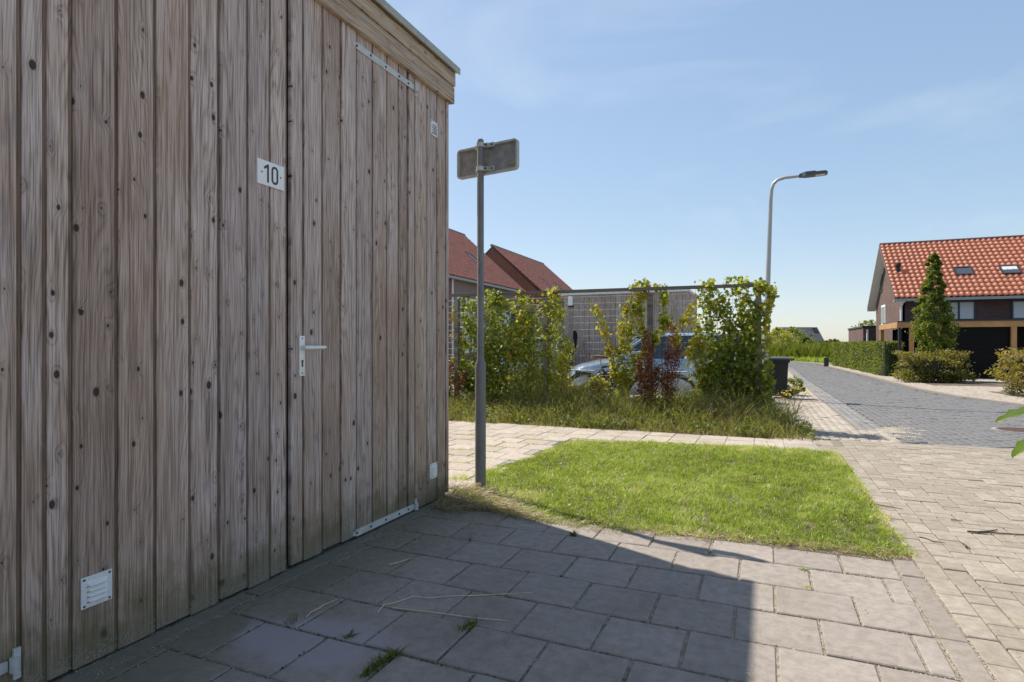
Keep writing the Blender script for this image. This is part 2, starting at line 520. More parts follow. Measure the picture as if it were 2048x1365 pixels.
M['treeleaf'] = leaf_mat('tree_leaf', [(0, (0.025, 0.05, 0.010)), (0.5, (0.065, 0.11, 0.02)), (0.9, (0.13, 0.17, 0.03)), (1, (0.22, 0.16, 0.04))], 0.38)
M['hedgeleaf'] = leaf_mat('hedge_leaf', [(0, (0.03, 0.06, 0.012)), (0.5, (0.075, 0.12, 0.022)), (0.9, (0.14, 0.18, 0.035)), (1, (0.26, 0.22, 0.08))], 0.35)
M['shrubleaf'] = leaf_mat('bronze_shrub_leaf', [(0, (0.05, 0.055, 0.018)), (0.4, (0.11, 0.115, 0.03)), (0.7, (0.22, 0.15, 0.05)), (1, (0.33, 0.14, 0.06))], 0.35)
M['farleaf'] = leaf_mat('far_bush_leaf', [(0, (0.08, 0.125, 0.04)), (0.6, (0.20, 0.24, 0.075)), (1, (0.50, 0.43, 0.10))], 0.4)
M['straw'] = leaf_mat('dry_straw', [(0, (0.20, 0.13, 0.06)), (0.5, (0.34, 0.25, 0.13)), (1, (0.46, 0.38, 0.24))], 0.2)
M['bigleaf'] = leaf_mat('broad_leaf', [(0, (0.06, 0.12, 0.015)), (1, (0.13, 0.22, 0.03))], 0.45, 0.35)
M['bark'] = plain('bark', (0.11, 0.085, 0.062), 0.9, 0.35, 25, 0, 0.5)
M['stem'] = plain('vine_stem', (0.10, 0.075, 0.045), 0.85, 0.35, 40)
M['twig'] = plain('dead_twig', (0.12, 0.07, 0.05), 0.8, 0.3, 60)
M['flower'] = plain('yellow_petal', (0.62, 0.46, 0.02), 0.6, 0.15, 60)
M['redpetal'] = plain('red_plastic', (0.45, 0.03, 0.04), 0.5, 0.15, 60)
M['brick_a'] = brick_wall_mat('red_brick_a', (0.27, 0.095, 0.062), (0.20, 0.07, 0.05), (0.26, 0.20, 0.17), 'y')
M['brick_ax'] = brick_wall_mat('red_brick_ax', (0.27, 0.11, 0.085), (0.22, 0.09, 0.07), (0.26, 0.20, 0.17), 'x')
M['brick_c'] = brick_wall_mat('brown_brick_c', (0.13, 0.065, 0.058), (0.085, 0.045, 0.045), (0.15, 0.12, 0.11), 'y')
M['brick_cx'] = brick_wall_mat('brown_brick_cx', (0.17, 0.10, 0.085), (0.12, 0.07, 0.06), (0.22, 0.18, 0.16), 'x')
M['mauve'] = plain('mauve_render', (0.27, 0.19, 0.175), 0.9, 0.1, 3)
_n = NT('glazed_orange_roof_tile')
_p = _n.n('NewGeometry').outputs['Position']
_c = _n.mix(_n.rng(_n.noise(_p, 7.0, 4, 0.6), 0.3, 0.7), (0.48, 0.145, 0.075), (0.66, 0.25, 0.135))
M['tile_red'] = _n.out(_n.pbr(_c, 0.5, 0, None, spec=0.38))
M['tile_brown'] = plain('red_brown_roof_tile', (0.62, 0.23, 0.15), 0.55, 0.25, 4, 0, 0, 0, 0.4)
M['tile_grey'] = plain('grey_roof_tile', (0.24, 0.215, 0.21), 0.6, 0.15, 1)
M['ridge_dark'] = plain('dark_ridge', (0.12, 0.06, 0.05), 0.5, 0.2, 6)
M['gutterpipe'] = plain('zinc_gutter', (0.34, 0.34, 0.34), 0.5, 0.1, 5, 0.3)
M['beam'] = plain('larch_beam', (0.44, 0.24, 0.095), 0.65, 0.22, 3)
M['frame_dark'] = plain('anthracite_frame', (0.03, 0.032, 0.036), 0.45, 0.1)
M['blind'] = plain('white_blind', (0.62, 0.62, 0.62), 0.7, 0.05, 4)
M['tyre'] = plain('tyre_rubber', (0.02, 0.02, 0.02), 0.8, 0.2)
M['binplastic'] = plain('dark_bin_plastic', (0.018, 0.016, 0.015), 0.7, 0.2, 10)
M['binlid'] = plain('bin_lid_plastic', (0.045, 0.05, 0.045), 0.28, 0.2, 10)
M['brown_leather'] = plain('brown_leather', (0.22, 0.08, 0.035), 0.5, 0.2, 30)
M['saddle'] = plain('tan_saddle', (0.36, 0.30, 0.22), 0.6, 0.15, 30)
M['led'] = plain('lamp_diffuser', (0.55, 0.53, 0.46), 0.3, 0.1)
M['lampgrey'] = plain('dark_lamp_housing', (0.065, 0.07, 0.075), 0.5, 0.12)
M['lamppole'] = plain('grey_lamp_pole', (0.40, 0.385, 0.37), 0.45, 0.08, 5, 0.3)
M['wire'] = plain('galvanised_wire', (0.36, 0.35, 0.33), 0.6, 0.1, 30, 0.2)
M['fabric_black'] = plain('black_fabric', (0.006, 0.006, 0.006), 0.95, 0.2)
M['mesh_green'] = plain('dark_green_steel', (0.02, 0.05, 0.035), 0.5, 0.1)
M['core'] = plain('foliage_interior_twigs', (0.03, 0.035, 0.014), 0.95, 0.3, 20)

def glass_mat(name, c):
    n = NT(name)
    return n.out(n.pbr(c, 0.06, 0.0, None, spec=0.8))
M['glass'] = glass_mat('window_glass', (0.035, 0.045, 0.055))
M['skyglass'] = glass_mat('skylight_glass', (0.06, 0.07, 0.09))
M['carglass'] = glass_mat('car_glass', (0.02, 0.028, 0.035))
def car_paint(name, c):
    n = NT(name)
    return n.out(n.pbr(c, 0.35, 0.45, None, spec=0.5, Coat_Weight=0.8, Coat_Roughness=0.06))
M['paint_silver'] = car_paint('silver_blue_paint', (0.30, 0.37, 0.44))
M['paint_dark'] = car_paint('midnight_blue_paint', (0.012, 0.016, 0.03))

def fbm(x, y, s, seed=0):
    r = np.random.default_rng(seed)
    out = np.zeros_like(x)
    amp = 1.0
    for o in range(4):
        for _ in range(3):
            a = r.uniform(0, 2 * pi)
            ph = r.uniform(0, 2 * pi)
            out += amp * np.sin((x * cos(a) + y * sin(a)) * s + ph) / 3
        s *= 2.1
        amp *= 0.6
    return out

# ------------------------------------------------------------------ sheets of ground
def sheet(name, poly, off, mat, kind='structure', cuts=(6.5, 25.0)):
    bm = bmesh.new()
    vs = [bm.verts.new((x, y, 0)) for x, y in poly]
    bm.faces.new(vs)
    for cy in cuts:
        bmesh.ops.bisect_plane(bm, geom=bm.verts[:] + bm.edges[:] + bm.faces[:], plane_co=(0, cy, 0), plane_no=(0, 1, 0))
    bmesh.ops.triangulate(bm, faces=bm.faces[:])
    for v in bm.verts:
        v.co.z = zg(v.co.y) + off
    bmesh.ops.recalc_face_normals(bm, faces=bm.faces[:])
    if sum(f.normal.z for f in bm.faces) < 0:
        bmesh.ops.reverse_faces(bm, faces=bm.faces[:])
    me = bpy.data.meshes.new(name)
    bm.to_mesh(me)
    bm.free()
    o = link(name, me, None, mat)
    o['kind'] = kind
    return o

def inside(P, poly):
    x, y = P[:, 0], P[:, 1]
    r = np.zeros(len(P), bool)
    n = len(poly)
    for i in range(n):
        x0, y0 = poly[i]
        x1, y1 = poly[(i + 1) % n]
        if y0 == y1:
            continue
        c = ((y0 > y) != (y1 > y)) & (x < (x1 - x0) * (y - y0) / (y1 - y0) + x0)
        r ^= c
    return r

def rect_clip(poly_rects, x0, x1, y0, y1):
    out = []
    for a, b, c, d in poly_rects:
        a2, b2, c2, d2 = max(a, x0), min(b, x1), max(c, y0), min(d, y1)
        if b2 - a2 > 0.03 and d2 - c2 > 0.03:
            out.append((a2, b2, c2, d2))
    return out

def herring(x0, x1, y0, y1, w=0.1035, ox=0.0, oy=0.0):
    out = []
    for j in range(int((y1 - y0) / w) + 2):
        for i in range(-1, int((x1 - x0) / w) + 2):
            k = (i - j) % 4
            X, Y = x0 + ox + i * w, y0 + oy + j * w
            if k == 0:
                out.append((X, X + 2 * w, Y, Y + w))
            elif k == 3:
                out.append((X, X + w, Y, Y + 2 * w))
    return out

def running(x0, x1, y0, y1, l, w, along='y'):
    out = []
    if along == 'y':
        for i in range(int((x1 - x0) / w) + 1):
            for j in range(-1, int((y1 - y0) / l) + 1):
                Y = y0 + j * l + (i % 2) * l / 2
                out.append((x0 + i * w, x0 + (i + 1) * w, Y, Y + l))
    else:
        for j in range(int((y1 - y0) / w) + 1):
            for i in range(-1, int((x1 - x0) / l) + 1):
                X = x0 + i * l + (j % 2) * l / 2
                out.append((X, X + l, y0 + j * w, y0 + (j + 1) * w))
    return out

def slab_joined(name, rects, mat, parent, gap=0.006, th=0.03, bev=0.004, jit=0.002, lift=0.0):
    """many pavers in one mesh: chamfered slabs with their own height and tint"""
    R = np.array(rects)
    n = len(R)
    g = gap / 2
    jx = RNG.normal(0, gap * 0.16, (n, 2))
    x0, x1, y0, y1 = R[:, 0] + g + jx[:, 0], R[:, 1] - g + jx[:, 0], R[:, 2] + g + jx[:, 1], R[:, 3] - g + jx[:, 1]
    dz = RNG.normal(0, jit, n) + lift
    tl = RNG.normal(0, jit * 0.6, (n, 4))
    def ring(ins, z, tilt):
        xs = np.stack([x0 + ins, x1 - ins, x1 - ins, x0 + ins], 1)
        ys = np.stack([y0 + ins, y0 + ins, y1 - ins, y1 - ins], 1)
        zz = np.stack([np.vectorize(zg)(ys[:, k]) for k in range(4)], 1) + z + dz[:, None] + (tl if tilt else 0)
        return np.stack([xs, ys, zz], 2)
    V = np.concatenate([ring(0, -th, False), ring(0, -bev, True), ring(bev, 0, True)], 1)
    base = [(4, 5, 1, 0), (5, 6, 2, 1), (6, 7, 3, 2), (7, 4, 0, 3), (8, 9, 5, 4), (9, 10, 6, 5), (10, 11, 7, 6), (11, 8, 4, 7), (8, 11, 10, 9)]
    base = [f[::-1] for f in base]
    T = (np.array(base)[None] + (np.arange(n) * 12)[:, None, None]).reshape(-1, 4)
    me = mesh_arr(name, V.reshape(-1, 3), T, np.repeat(RNG.random(n), 12))
    o = link(name, me, parent, mat)
    o['kind'] = 'stuff'
    return o

_slab = {}
def slab_mesh(name, w, l, th, bev, mat):
    k = (name, round(w, 3), round(l, 3), mat.name)
    if k not in _slab:
        mb = MB()
        def ring(ins, z):
            a, b = w / 2 - ins, l / 2 - ins
            return [(-a, -b, z), (a, -b, z), (a, b, z), (-a, b, z)]
        mb.add(ring(0, -th) + ring(0, -bev) + ring(bev, 0),
               [(0, 1, 5, 4), (1, 2, 6, 5), (2, 3, 7, 6), (3, 0, 4, 7), (4, 5, 9, 8), (5, 6, 10, 9), (6, 7, 11, 10), (7, 4, 8, 11), (8, 9, 10, 11)])
        me = mesh_of(name, mb)
        me.materials.append(mat)
        _slab[k] = me
    return _slab[k]

def slabs(name, rects, mat, parent, gap=0.008, th=0.03, bev=0.004, jit=0.0015):
    for a, b, c, d in rects:
        me = slab_mesh(name, b - a - gap, d - c - gap, th, bev, mat)
        o = link(name, me, parent)
        y = (c + d) / 2
        o.location = ((a + b) / 2 + random.gauss(0, gap * 0.12), y + random.gauss(0, gap * 0.12), zg(y) + random.gauss(0, jit))
        o.rotation_euler = (random.gauss(0, 0.004) - (0.012 if 6.5 < y < 25 else 0), random.gauss(0, 0.004), random.gauss(0, 0.004))

ground = sheet('ground', [(-900, -60), (900, -60), (900, 1500), (-900, 1500)], -0.09, M['ground'])
court = sheet('parking_court', [(-14.0, 8.6), (0.30, 8.95), (0.30, 30), (-14, 30)], -0.035, M['court'])

# front terrace of 30 cm tiles
pv = sheet('tile_paving', [(-2.30, -1.2), (0.72, -1.2), (0.72, 3.56), (-2.10, 3.56), (-2.10, 3.75), (-2.30, 3.75)], -0.0075, M['sand_shade'])
rects = []
PY, PX = 0.2955, 0.311
for k in range(16):
    y1 = 3.545 - PY * k
    y0 = y1 - PY
    off = -0.892 if k % 2 == 0 else -0.892 + PX / 2
    m = -5
    while off + PX * m < 0.62:
        rects.append((off + PX * m, off + PX * (m + 1), y0, y1))
        m += 1
slabs('paving_tile', rect_clip(rects, -2.035, 0.592, -1.0, 3.515), M['tile'], pv, 0.010)
# edging strip against the shed and kerb band towards the drive
slabs('edging_block', [(-2.136, -2.045, y, y + 0.98) for y in (-1.0, -0.02, 0.96, 1.94)] + [(-2.136, -2.045, 2.92, 3.70)], M['tile'], pv, 0.008)
slabs('kerb_block', [(0.598, 0.695, y, y + 0.665) for y in (-0.66, 0.005, 0.67, 1.335, 2.0, 2.665)] + [(0.598, 0.695, 3.33, 3.56)], M['kerb'], pv, 0.006)

def crumbs(name, label, segs, n, spread, size, mat, tlo=0.0, thi=1.0):
    segs = np.array(segs)
    L = np.linalg.norm(segs[:, 2:] - segs[:, :2], axis=1)
    k = RNG.choice(len(segs), n, p=L / L.sum())
    t = RNG.random(n)[:, None]
    Q = segs[k, :2] * (1 - t) + segs[k, 2:] * t + RNG.normal(0, spread, (n, 2))
    keep_ = fbm(Q[:, 0], Q[:, 1], 4.0, 77) > RNG.normal(-0.35, 0.5, n)
    Q = Q[keep_]
    n = len(Q)
    P = np.column_stack([Q, np.array([zg(y) for y in Q[:, 1]]) - 0.0035])
    sz = RNG.uniform(0.4, 1.3, n) * size
    tv = np.array([(-1, -0.7, 0), (1, -0.7, 0), (0, 1, 0), (0, 0, 1.0)])
    az = RNG.uniform(0, 2 * pi, n)
    R = np.stack([np.stack([np.cos(az), -np.sin(az), 0 * az], 1), np.stack([np.sin(az), np.cos(az), 0 * az], 1), np.tile([0, 0, 1.0], (n, 1))], 1)
    V = np.einsum('nij,kj->nki', R, tv) * sz[:, None, None] + P[:, None]
    T = (np.array([(0, 1, 3), (1, 2, 3), (2, 0, 3)])[None] + (np.arange(n) * 4)[:, None, None]).reshape(-1, 3)
    o = link(name, mesh_arr(name, V.reshape(-1, 3), T, np.repeat(RNG.uniform(tlo, thi, n), 4)), None, mat)
    tag(o, label, 'grit', kind='stuff')
tsegs = []
for k in range(13):
    y1 = 3.545 - PY * k
    tsegs.append((-2.04, y1, 0.59, y1))
    off = -0.892 if k % 2 == 0 else -0.892 + PX / 2
    for m in range(-4, 6):
        xj = off + PX * m
        if -2.0 < xj < 0.59:
            tsegs.append((xj, y1 - PY, xj, y1))
tsegs += [(0.597, 0.5, 0.597, 3.5)] * 2 + [(0.697, 0.5, 0.697, 3.6)] * 2
M['grit'] = leaf_mat('sandy_grit', [(0, (0.10, 0.085, 0.06)), (0.5, (0.33, 0.28, 0.22)), (1, (0.50, 0.44, 0.36))], 0.0, 0.9, 0.2)
crumbs('joint_grit', 'sandy grit filling the joints of the terrace tiles', tsegs, 15000, 0.0034, 0.0028, M['grit'])
crumbs('wall_grit', 'sand and dirt washed up along the foot of the shed wall', [(-2.10, 0.9, -2.06, 3.4), (-2.03, 2.2, -1.95, 3.4), (-1.98, 2.5, -1.75, 3.3)], 9000, 0.035, 0.0032, M['grit'], 0.1, 0.8)
crumbs('joint_moss', 'green moss in the joints of the shaded terrace tiles', [q for q in tsegs if q[0] < -0.3 and q[1] < 2.7], 1500, 0.005, 0.005, M['weed'], 0.3, 0.8)

# path of 30 cm tiles round the lawn
path = sheet('path', [(-9, 3.3), (-2.16, 3.3), (-2.16, 6.6), (-1.9, 6.55), (0.7, 6.75), (0.7, 7.72), (-9, 7.45)], -0.006, M['sand'])
rects = []
for j in range(12):
    y1 = 7.62 - 0.305 * j
    off = -0.10 if j % 2 == 0 else -0.10
    for i in range(-22, 2):
        x0 = 0.50 + (i - 1) * 0.305 + (0.0 if j < 3 else 0.15 * (j % 2))
        if j < 3 or x0 + 0.305 < -2.02:
            rects.append((x0, x0 + 0.305, y1 - 0.305, y1))
rects = [r for r in rects if not (r[1] < -2.1 and r[2] < 3.85)]
slabs('path_tile', rect_clip(rects, -7.0, 0.52, 3.85, 7.63), M['path_tile'], path, 0.007, jit=0.0014)

# brick drive: soldier course along the kerb, herringbone field
sheet('added_bounce_paving', [(-2.2, -16), (14, -16), (14, 7.9), (7.55, 7.9), (7.55, -1.25), (-2.2, -1.25)], -0.02, M['court'])  # unseen paving, added to bounce sunlight onto the shaded shed wall
drive_poly = [(0.70, -1.2), (7.5, -1.2), (7.5, 7.90), (0.52, 7.90), (0.52, 6.6), (0.70, 6.6)]
drv = sheet('driveway', drive_poly, -0.012, M['joint_drive'])
gapb = [(0.52 + 0.06 * q, 0.58 + 0.06 * q, 6.72 + 0.207 * i, 6.927 + 0.207 * i) for i in range(5) for q in range(3)]
border = gapb + [(0.700, 0.803, -1.0 + 0.207 * i, -1.0 + 0.207 * (i + 1)) for i in range(40)]
field = rect_clip(herring(0.80, 7.4, -0.95, 7.8, 0.1035), 0.803, 7.4, -0.95, 7.60)
strip = [(0.803 + 0.207 * i, 0.803 + 0.207 * (i + 1), 7.60 + 0.1035 * j, 7.60 + 0.1035 * (j + 1)) for i in range(32) for j in range(3)]
halves = []
for (a, b, c, d) in field:
    if b - a > 0.18 and a < 0.82 and random.random() < 0.6:
        halves += [(a, (a + b) / 2, c, d), ((a + b) / 2, b, c, d)]
    else:
        halves.append((a, b, c, d))
allb = border + halves + strip
def shown(r):
    x, y = (r[0] + r[1]) / 2, (r[2] + r[3]) / 2
    dp = FW[0] * x + FW[1] * y
    if dp < 0.5: return -1
    u = (RT[0] * x + RT[1] * y) / dp * F
    v = EYE / dp * F
    return 1 / dp if (abs(u) < 1050 and v < 700) else -1
allb.sort(key=shown, reverse=True)
slabs('paving_brick', allb[:300], M['brick'], drv, 0.0055, 0.025, 0.0035, 0.0016)
slab_joined('brick_field', allb[300:], M['brick'], drv, 0.0055, 0.025, 0.0035, 0.0016)

# sidewalk strip beside the road, road, far pavement
walk_poly = [(-0.15, 7.62), (0.52, 7.62), (0.52, 7.9), (1.50, 7.9), (1.30, 10.5), (1.30, 36), (0.3, 36), (0.3, 9.2), (-0.15, 9.0)]
walk = sheet('pavement', walk_poly, -0.0135, M['joint_drive'])
rr = running(0.20, 1.02, 9.0, 36.0, 0.21, 0.1035, 'y') + [(1.02, 1.12, 9.0 + 0.21 * i, 9.21 + 0.21 * i) for i in range(128)]
rr += rect_clip(herring(0.10, 1.5, 7.62, 9.0, 0.1035), 0.10, 1.45, 7.92, 9.0)
rr += [(0.1 + 0.1035 * i, 0.2 + 0.1035 * i, 7.62, 7.92) for i in range(4)]
slab_joined('brick_rows', rr, M['walk'], walk, 0.0055, 0.025, 0.0035, 0.0018)

road_poly = [(1.16, 36), (1.16, 10.6), (1.25, 9.0), (1.45, 7.93), (11, 7.93), (11, 12.0), (6.5, 12.6), (5.0, 14.0), (4.3, 17), (4.1, 20), (4.1, 28), (3.8, 36), (3.6, 41),
             (3.2, 46), (1.8, 51), (-3, 54.2), (-20, 56.2), (-20, 51), (-5, 48), (-0.6, 43.5), (0.9, 39)]
road = sheet('road', road_poly, -0.020, M['joint_dark'])
hb = herring(-12, 9.5, 7.93, 56, 0.104)
cx = np.array([((a + b) / 2, (c + d) / 2) for a, b, c, d in hb])
inner = [(x + (0.36 if (x < 1.5 and y < 40) else 0), y) for x, y in road_poly]
inner = [(1.50, 36), (1.50, 10.6), (1.52, 9.0), (1.50, 8.08), (11, 8.1), (11, 11.8), (6.4, 12.3), (4.8, 13.9), (4.0, 17), (3.8, 20), (3.8, 28), (3.5, 36), (3.3, 41),
         (2.9, 45.6), (1.5, 50.4), (-3, 53.6), (-12, 55), (-12, 50), (-5, 48.4), (-0.4, 44.0), (1.2, 39)]
ok = inside(cx, inner)
slab_joined('road_bricks', [r for r, k in zip(hb, ok) if k], M['roadbrick'], road, 0.006, 0.02, 0.004, 0.002, lift=-0.006)
gut = []
for i in range(140):
    y = 8.6 + 0.21 * i
    for q in range(3):
        gut.append((1.17 + 0.107 * q, 1.17 + 0.107 * (q + 1), y + (q % 2) * 0.1, y + 0.21 + (q % 2) * 0.1))
for i in range(34):
    gut.append((1.75 + 0.21 * i, 1.96 + 0.21 * i, 7.965, 8.075))
slab_joined('gutter_course', gut, M['gutter'], road, 0.007, 0.02, 0.004, 0.002, lift=-0.008)

far_walk = sheet('forecourt', [(11, 12.05), (30, 12.05), (30, 33), (5.4, 33), (5.0, 36), (5.0, 46), (4.4, 48), (2.6, 52.4), (-3, 55.6), (-20, 57.6), (-20, 56.25), (-3, 54.25), (1.85, 51.05), (3.25, 46.05), (3.65, 41), (3.85, 36), (4.15, 28),
                               (4.15, 20), (4.35, 17), (5.05, 14.1), (6.55, 12.7)], -0.012, M['joint_drive'])
fp = [(11, 12.05), (13, 12.05), (13, 28.7), (5.2, 28.7), (4.7, 36), (4.6, 44), (3.9, 46), (3.65, 41), (3.85, 36), (4.15, 28), (4.15, 20), (4.35, 17), (5.05, 14.1), (6.55, 12.7)]
rr = running(3.5, 13, 12, 46, 0.21, 0.105, 'y')
cx = np.array([((a + b) / 2, (c + d) / 2) for a, b, c, d in rr])
slab_joined('forecourt_bricks', [r for r, k in zip(rr, inside(cx, fp)) if k], M['walk'], far_walk, 0.006, 0.02, 0.004, 0.002)
# raised kerb along the far side of the road
kb = MB()
kp = [(6.55, 12.7), (5.05, 14.1), (4.35, 17), (4.15, 20), (4.15, 28), (3.85, 36), (3.65, 41)]
for (xa, ya), (xb, yb) in zip(kp[:-1], kp[1:]):
    kb.add([(xa - 0.11, ya, zg(ya) - 0.05), (xa, ya, zg(ya) - 0.05), (xb, yb, zg(yb) - 0.05), (xb - 0.11, yb, zg(yb) - 0.05),
            (xa - 0.11, ya, zg(ya) + 0.008), (xa, ya, zg(ya) + 0.012), (xb, yb, zg(yb) + 0.012), (xb - 0.11, yb, zg(yb) + 0.008)],
           [(4, 5, 6, 7), (0, 4, 7, 3), (1, 2, 6, 5), (0, 1, 5, 4), (2, 3, 7, 6)])
part('kerb', kb, M['kerb'], far_walk)
def cover(px, py, r, label, mat, square=False):
    c = on_ground(px, py)
    t = thing('manhole_cover', label, 'manhole cover', (c.x, c.y, c.z))
    ring_ = MB().tube([(0, 0, -0.03), (0, 0, 0.004)], r, 28)
    part('rim', ring_, M['galv_dull'], t)
    part('lid', MB().tube([(0, 0, 0.0), (0, 0, 0.007)], r * 0.86, 28), mat, t)
    kb_ = MB()
    for i in range(-3, 4):
        w_ = sqrt(max(0, (r * 0.8) ** 2 - (i * r * 0.22) ** 2))
        kb_.box(-w_, w_, i * r * 0.22 - 0.012, i * r * 0.22 + 0.012, 0.006, 0.011)
    part('ribs', kb_, mat, t)['kind'] = 'stuff'
M['rust'] = plain('rusty_iron', (0.16, 0.10, 0.075), 0.8, 0.3, 20)
cover(1755, 768, 0.30, 'dark round manhole cover in the middle of the road', M['galv_dull'])
cover(2040, 861, 0.30, 'rusty round manhole cover at the near end of the road', M['rust'])
Qs = []
for k in range(420):
    p = on_ground(random.gauss(1780, 26), random.gauss(862, 9))
    if 1.15 < p.x < 2.6 and p.y > 7.7:
        Qs.append((p.x, p.y, p.x + random.uniform(0.05, 0.2), p.y + random.uniform(-0.03, 0.03)))
if Qs:
    crumbs('sand_spill', 'pale sand spilled over the road edge', Qs[:60], 2600, 0.03, 0.006, M['grit'], 0.6, 1.0)
# planting beds
sheet('planting_bed', [(4.95, 22.6), (7.6, 22.6), (7.6, 26.2), (4.95, 26.2)], 0.006, M['soil'])
sheet('planting_bed', [(5.5, 15.9), (10, 15.9), (10, 19.6), (5.5, 19.6)], 0.006, M['soil'])

# ------------------------------------------------------------------ storage shed
WX = -2.14
shed = thing('storage_shed', 'weathered grey plank storage shed with door, fascia boards and metal roof trim', 'shed', (WX, 2.4, 0))
def wy(px):
    return on_X(px, 690, WX).y
bk = MB().box(-4.7, WX - 0.045, -1.6, 3.765, 0.012, 3.05)
part('shed_body', bk, M['dark_gap'], shed, world=True)

def plank_mb(y0, y1, z0, z1, x, lip=0.014, t=0.022):
    g = 0.0012
    a, b = y0 + g, y1 - g
    pr = [(x - t, a), (x - 0.003, a), (x, a + 0.004), (x, b - lip), (x - 0.003, b - lip + 0.003), (x - 0.006, b - lip + 0.003), (x - 0.006, b), (x - t, b)]
    mb = MB()
    n = len(pr)
    nz = 2
    for i in range(nz):
        z = z0 + (z1 - z0) * i / (nz - 1)
        mb.v += [(p[0], p[1], z) for p in pr]
    for k in range(n):
        k2 = (k + 1) % n
        mb.f.append((k, k2, n + k2, n + k))
    mb.f.append(tuple(range(n))[::-1])
    mb.f.append(tuple(range(n, 2 * n)))
    return mb

def set_plank(parent, y0, y1, z0, z1, x, name='plank', mat=None, lip=0.014):
    mb = plank_mb(y0, y1, z0, z1, x, lip)
    cy = (y0 + y1) / 2
    mb.v = [(v[0] - x, v[1] - cy, v[2]) for v in mb.v]
    me = mesh_of(name, mb)
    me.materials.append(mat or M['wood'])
    me.materials.append(M['wood_lip'])
    for p_ in me.polygons:
        if abs(p_.normal.z) < 0.5 and p_.center.y > (y1 - y0) / 2 - lip - 0.001 and p_.center.x > -0.012:
            p_.material_index = 1
    o = link(name, me, parent)
    off = Vector((0, 0, 0))
    p = parent
    while p is not None:
        off += p.location
        p = p.parent
    o.location = Vector((x + random.gauss(0, 0.0012), cy, random.uniform(-0.004, 0.004))) - Vector((off.x, off.y, off.z))
    return o

wall_px = [43.6, 94, 146, 237.5, 314, 383, 441, 497, 542, 575.3]
ys = [wy(p) for p in wall_px]
yy = ys[0]
pre = []
while yy > -1.4:
    pre.append((yy - 0.1415, yy))
    yy -= 0.1415
for a, b in pre[::-1]:
    set_plank(shed, a, b, 0.002, 2.93, WX)
for a, b in zip(ys[:-1], ys[1:]):
    set_plank(shed, a, b, 0.001 + random.uniform(0, 0.008), 2.93, WX)
d0, d1 = wy(581.5), wy(814.5)
door = link('door', mesh_of('door', MB().box(WX - 0.044, WX - 0.024, d0 + 0.002, d1 - 0.002, 0.016, 2.92)), shed, M['dark_gap'])
door.location = (0, 0, 0)
door.data.transform(Matrix.Translation((-WX, -2.4, 0)))
dpx = [581.5, 607, 645, 681.6, 713, 745, 774, 797, 814.5]
dy = [wy(p) for p in dpx]
for a, b in zip(dy[:-1], dy[1:]):
    set_plank(door, a, b, 0.012 + random.uniform(0, 0.008), 2.925, WX + 0.004)
rpx = [818, 831, 855, 875, 892]
ry = [wy(p) for p in rpx]
for a, b in zip(ry[:-1], ry[1:]):
    set_plank(shed, a, b, 0.002, 2.93, WX)
# corner board and side wall boards (seen from aside)
cb = MB().box(WX - 0.05, WX + 0.004, ry[-1] + 0.002, ry[-1] + 0.034, 0.02, 2.93, 0.004)
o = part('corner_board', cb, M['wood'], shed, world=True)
YC = ry[-1] + 0.034
xx = WX - 0.05
while xx > -4.66:
    mb = MB().box(xx - 0.137, xx, 3.762, YC - 0.008, 0.03, 2.93, 0.003)
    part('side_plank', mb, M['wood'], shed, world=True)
    xx -= 0.14
# fascia boards
fz = [2.875, 3.0, 3.105]
def fascia(y0, y1, z0, z1, x):
    pr = [(x - 0.03, z0), (x - 0.004, z0), (x, z0 + 0.004), (x, z1 - 0.012), (x - 0.008, z1), (x - 0.03, z1)]
    return MB().prism(pr, 'y', y0, y1)
YF = YC + 0.028
part('fascia_board', fascia(-1.6, YF, fz[0], fz[1], WX + 0.036), M['wood_h'], shed, world=True)
part('fascia_board', fascia(-1.6, YF + 0.004, fz[1] + 0.002, fz[2], WX + 0.042), M['wood_h'], shed, world=True)
part('fascia_board', MB().box(-4.7, WX + 0.004, YC + 0.002, YF - 0.002, fz[0], fz[1]), M['wood_h'], shed, world=True)
part('fascia_board', MB().box(-4.7, WX + 0.008, YC + 0.002, YF + 0.002, fz[1] + 0.002, fz[2]), M['wood_h'], shed, world=True)
part('roof_trim', MB().prism([(WX - 0.12, 3.108), (WX + 0.062, 3.108), (WX + 0.066, 3.092), (WX + 0.074, 3.094), (WX + 0.074, 3.138), (WX + 0.05, 3.146), (WX - 0.12, 3.146)], 'y', -1.6, YF + 0.022), M['alu'], shed, world=True)
part('roof_trim', MB().prism([(YF - 0.15, 3.109), (YF + 0.020, 3.109), (YF + 0.021, 3.137), (YF, 3.145), (YF - 0.15, 3.145)], 'x', -4.7, WX - 0.122), M['alu'], shed, world=True)
part('roof', MB().box(-4.7, WX - 0.10, -1.6, YF - 0.12, 3.05, 3.13), M['black'], shed, world=True)

def disc(mb, x, y, z, r, h=0.004, n=10, axis='x'):
    vs, vs2 = [], []
    for k in range(n):
        t = 2 * pi * k / n
        if axis == 'x':
            vs.append((x, y + r * cos(t), z + r * sin(t)))
            vs2.append((x + h, y + r * 0.8 * cos(t), z + r * 0.8 * sin(t)))
        else:
            vs.append((x + r * cos(t), y, z + r * sin(t)))
            vs2.append((x + r * 0.8 * cos(t), y + h, z + r * 0.8 * sin(t)))
    mb.add(vs + vs2, [tuple(range(n, 2 * n))] + [(k, (k + 1) % n, n + (k + 1) % n, n + k) for k in range(n)])

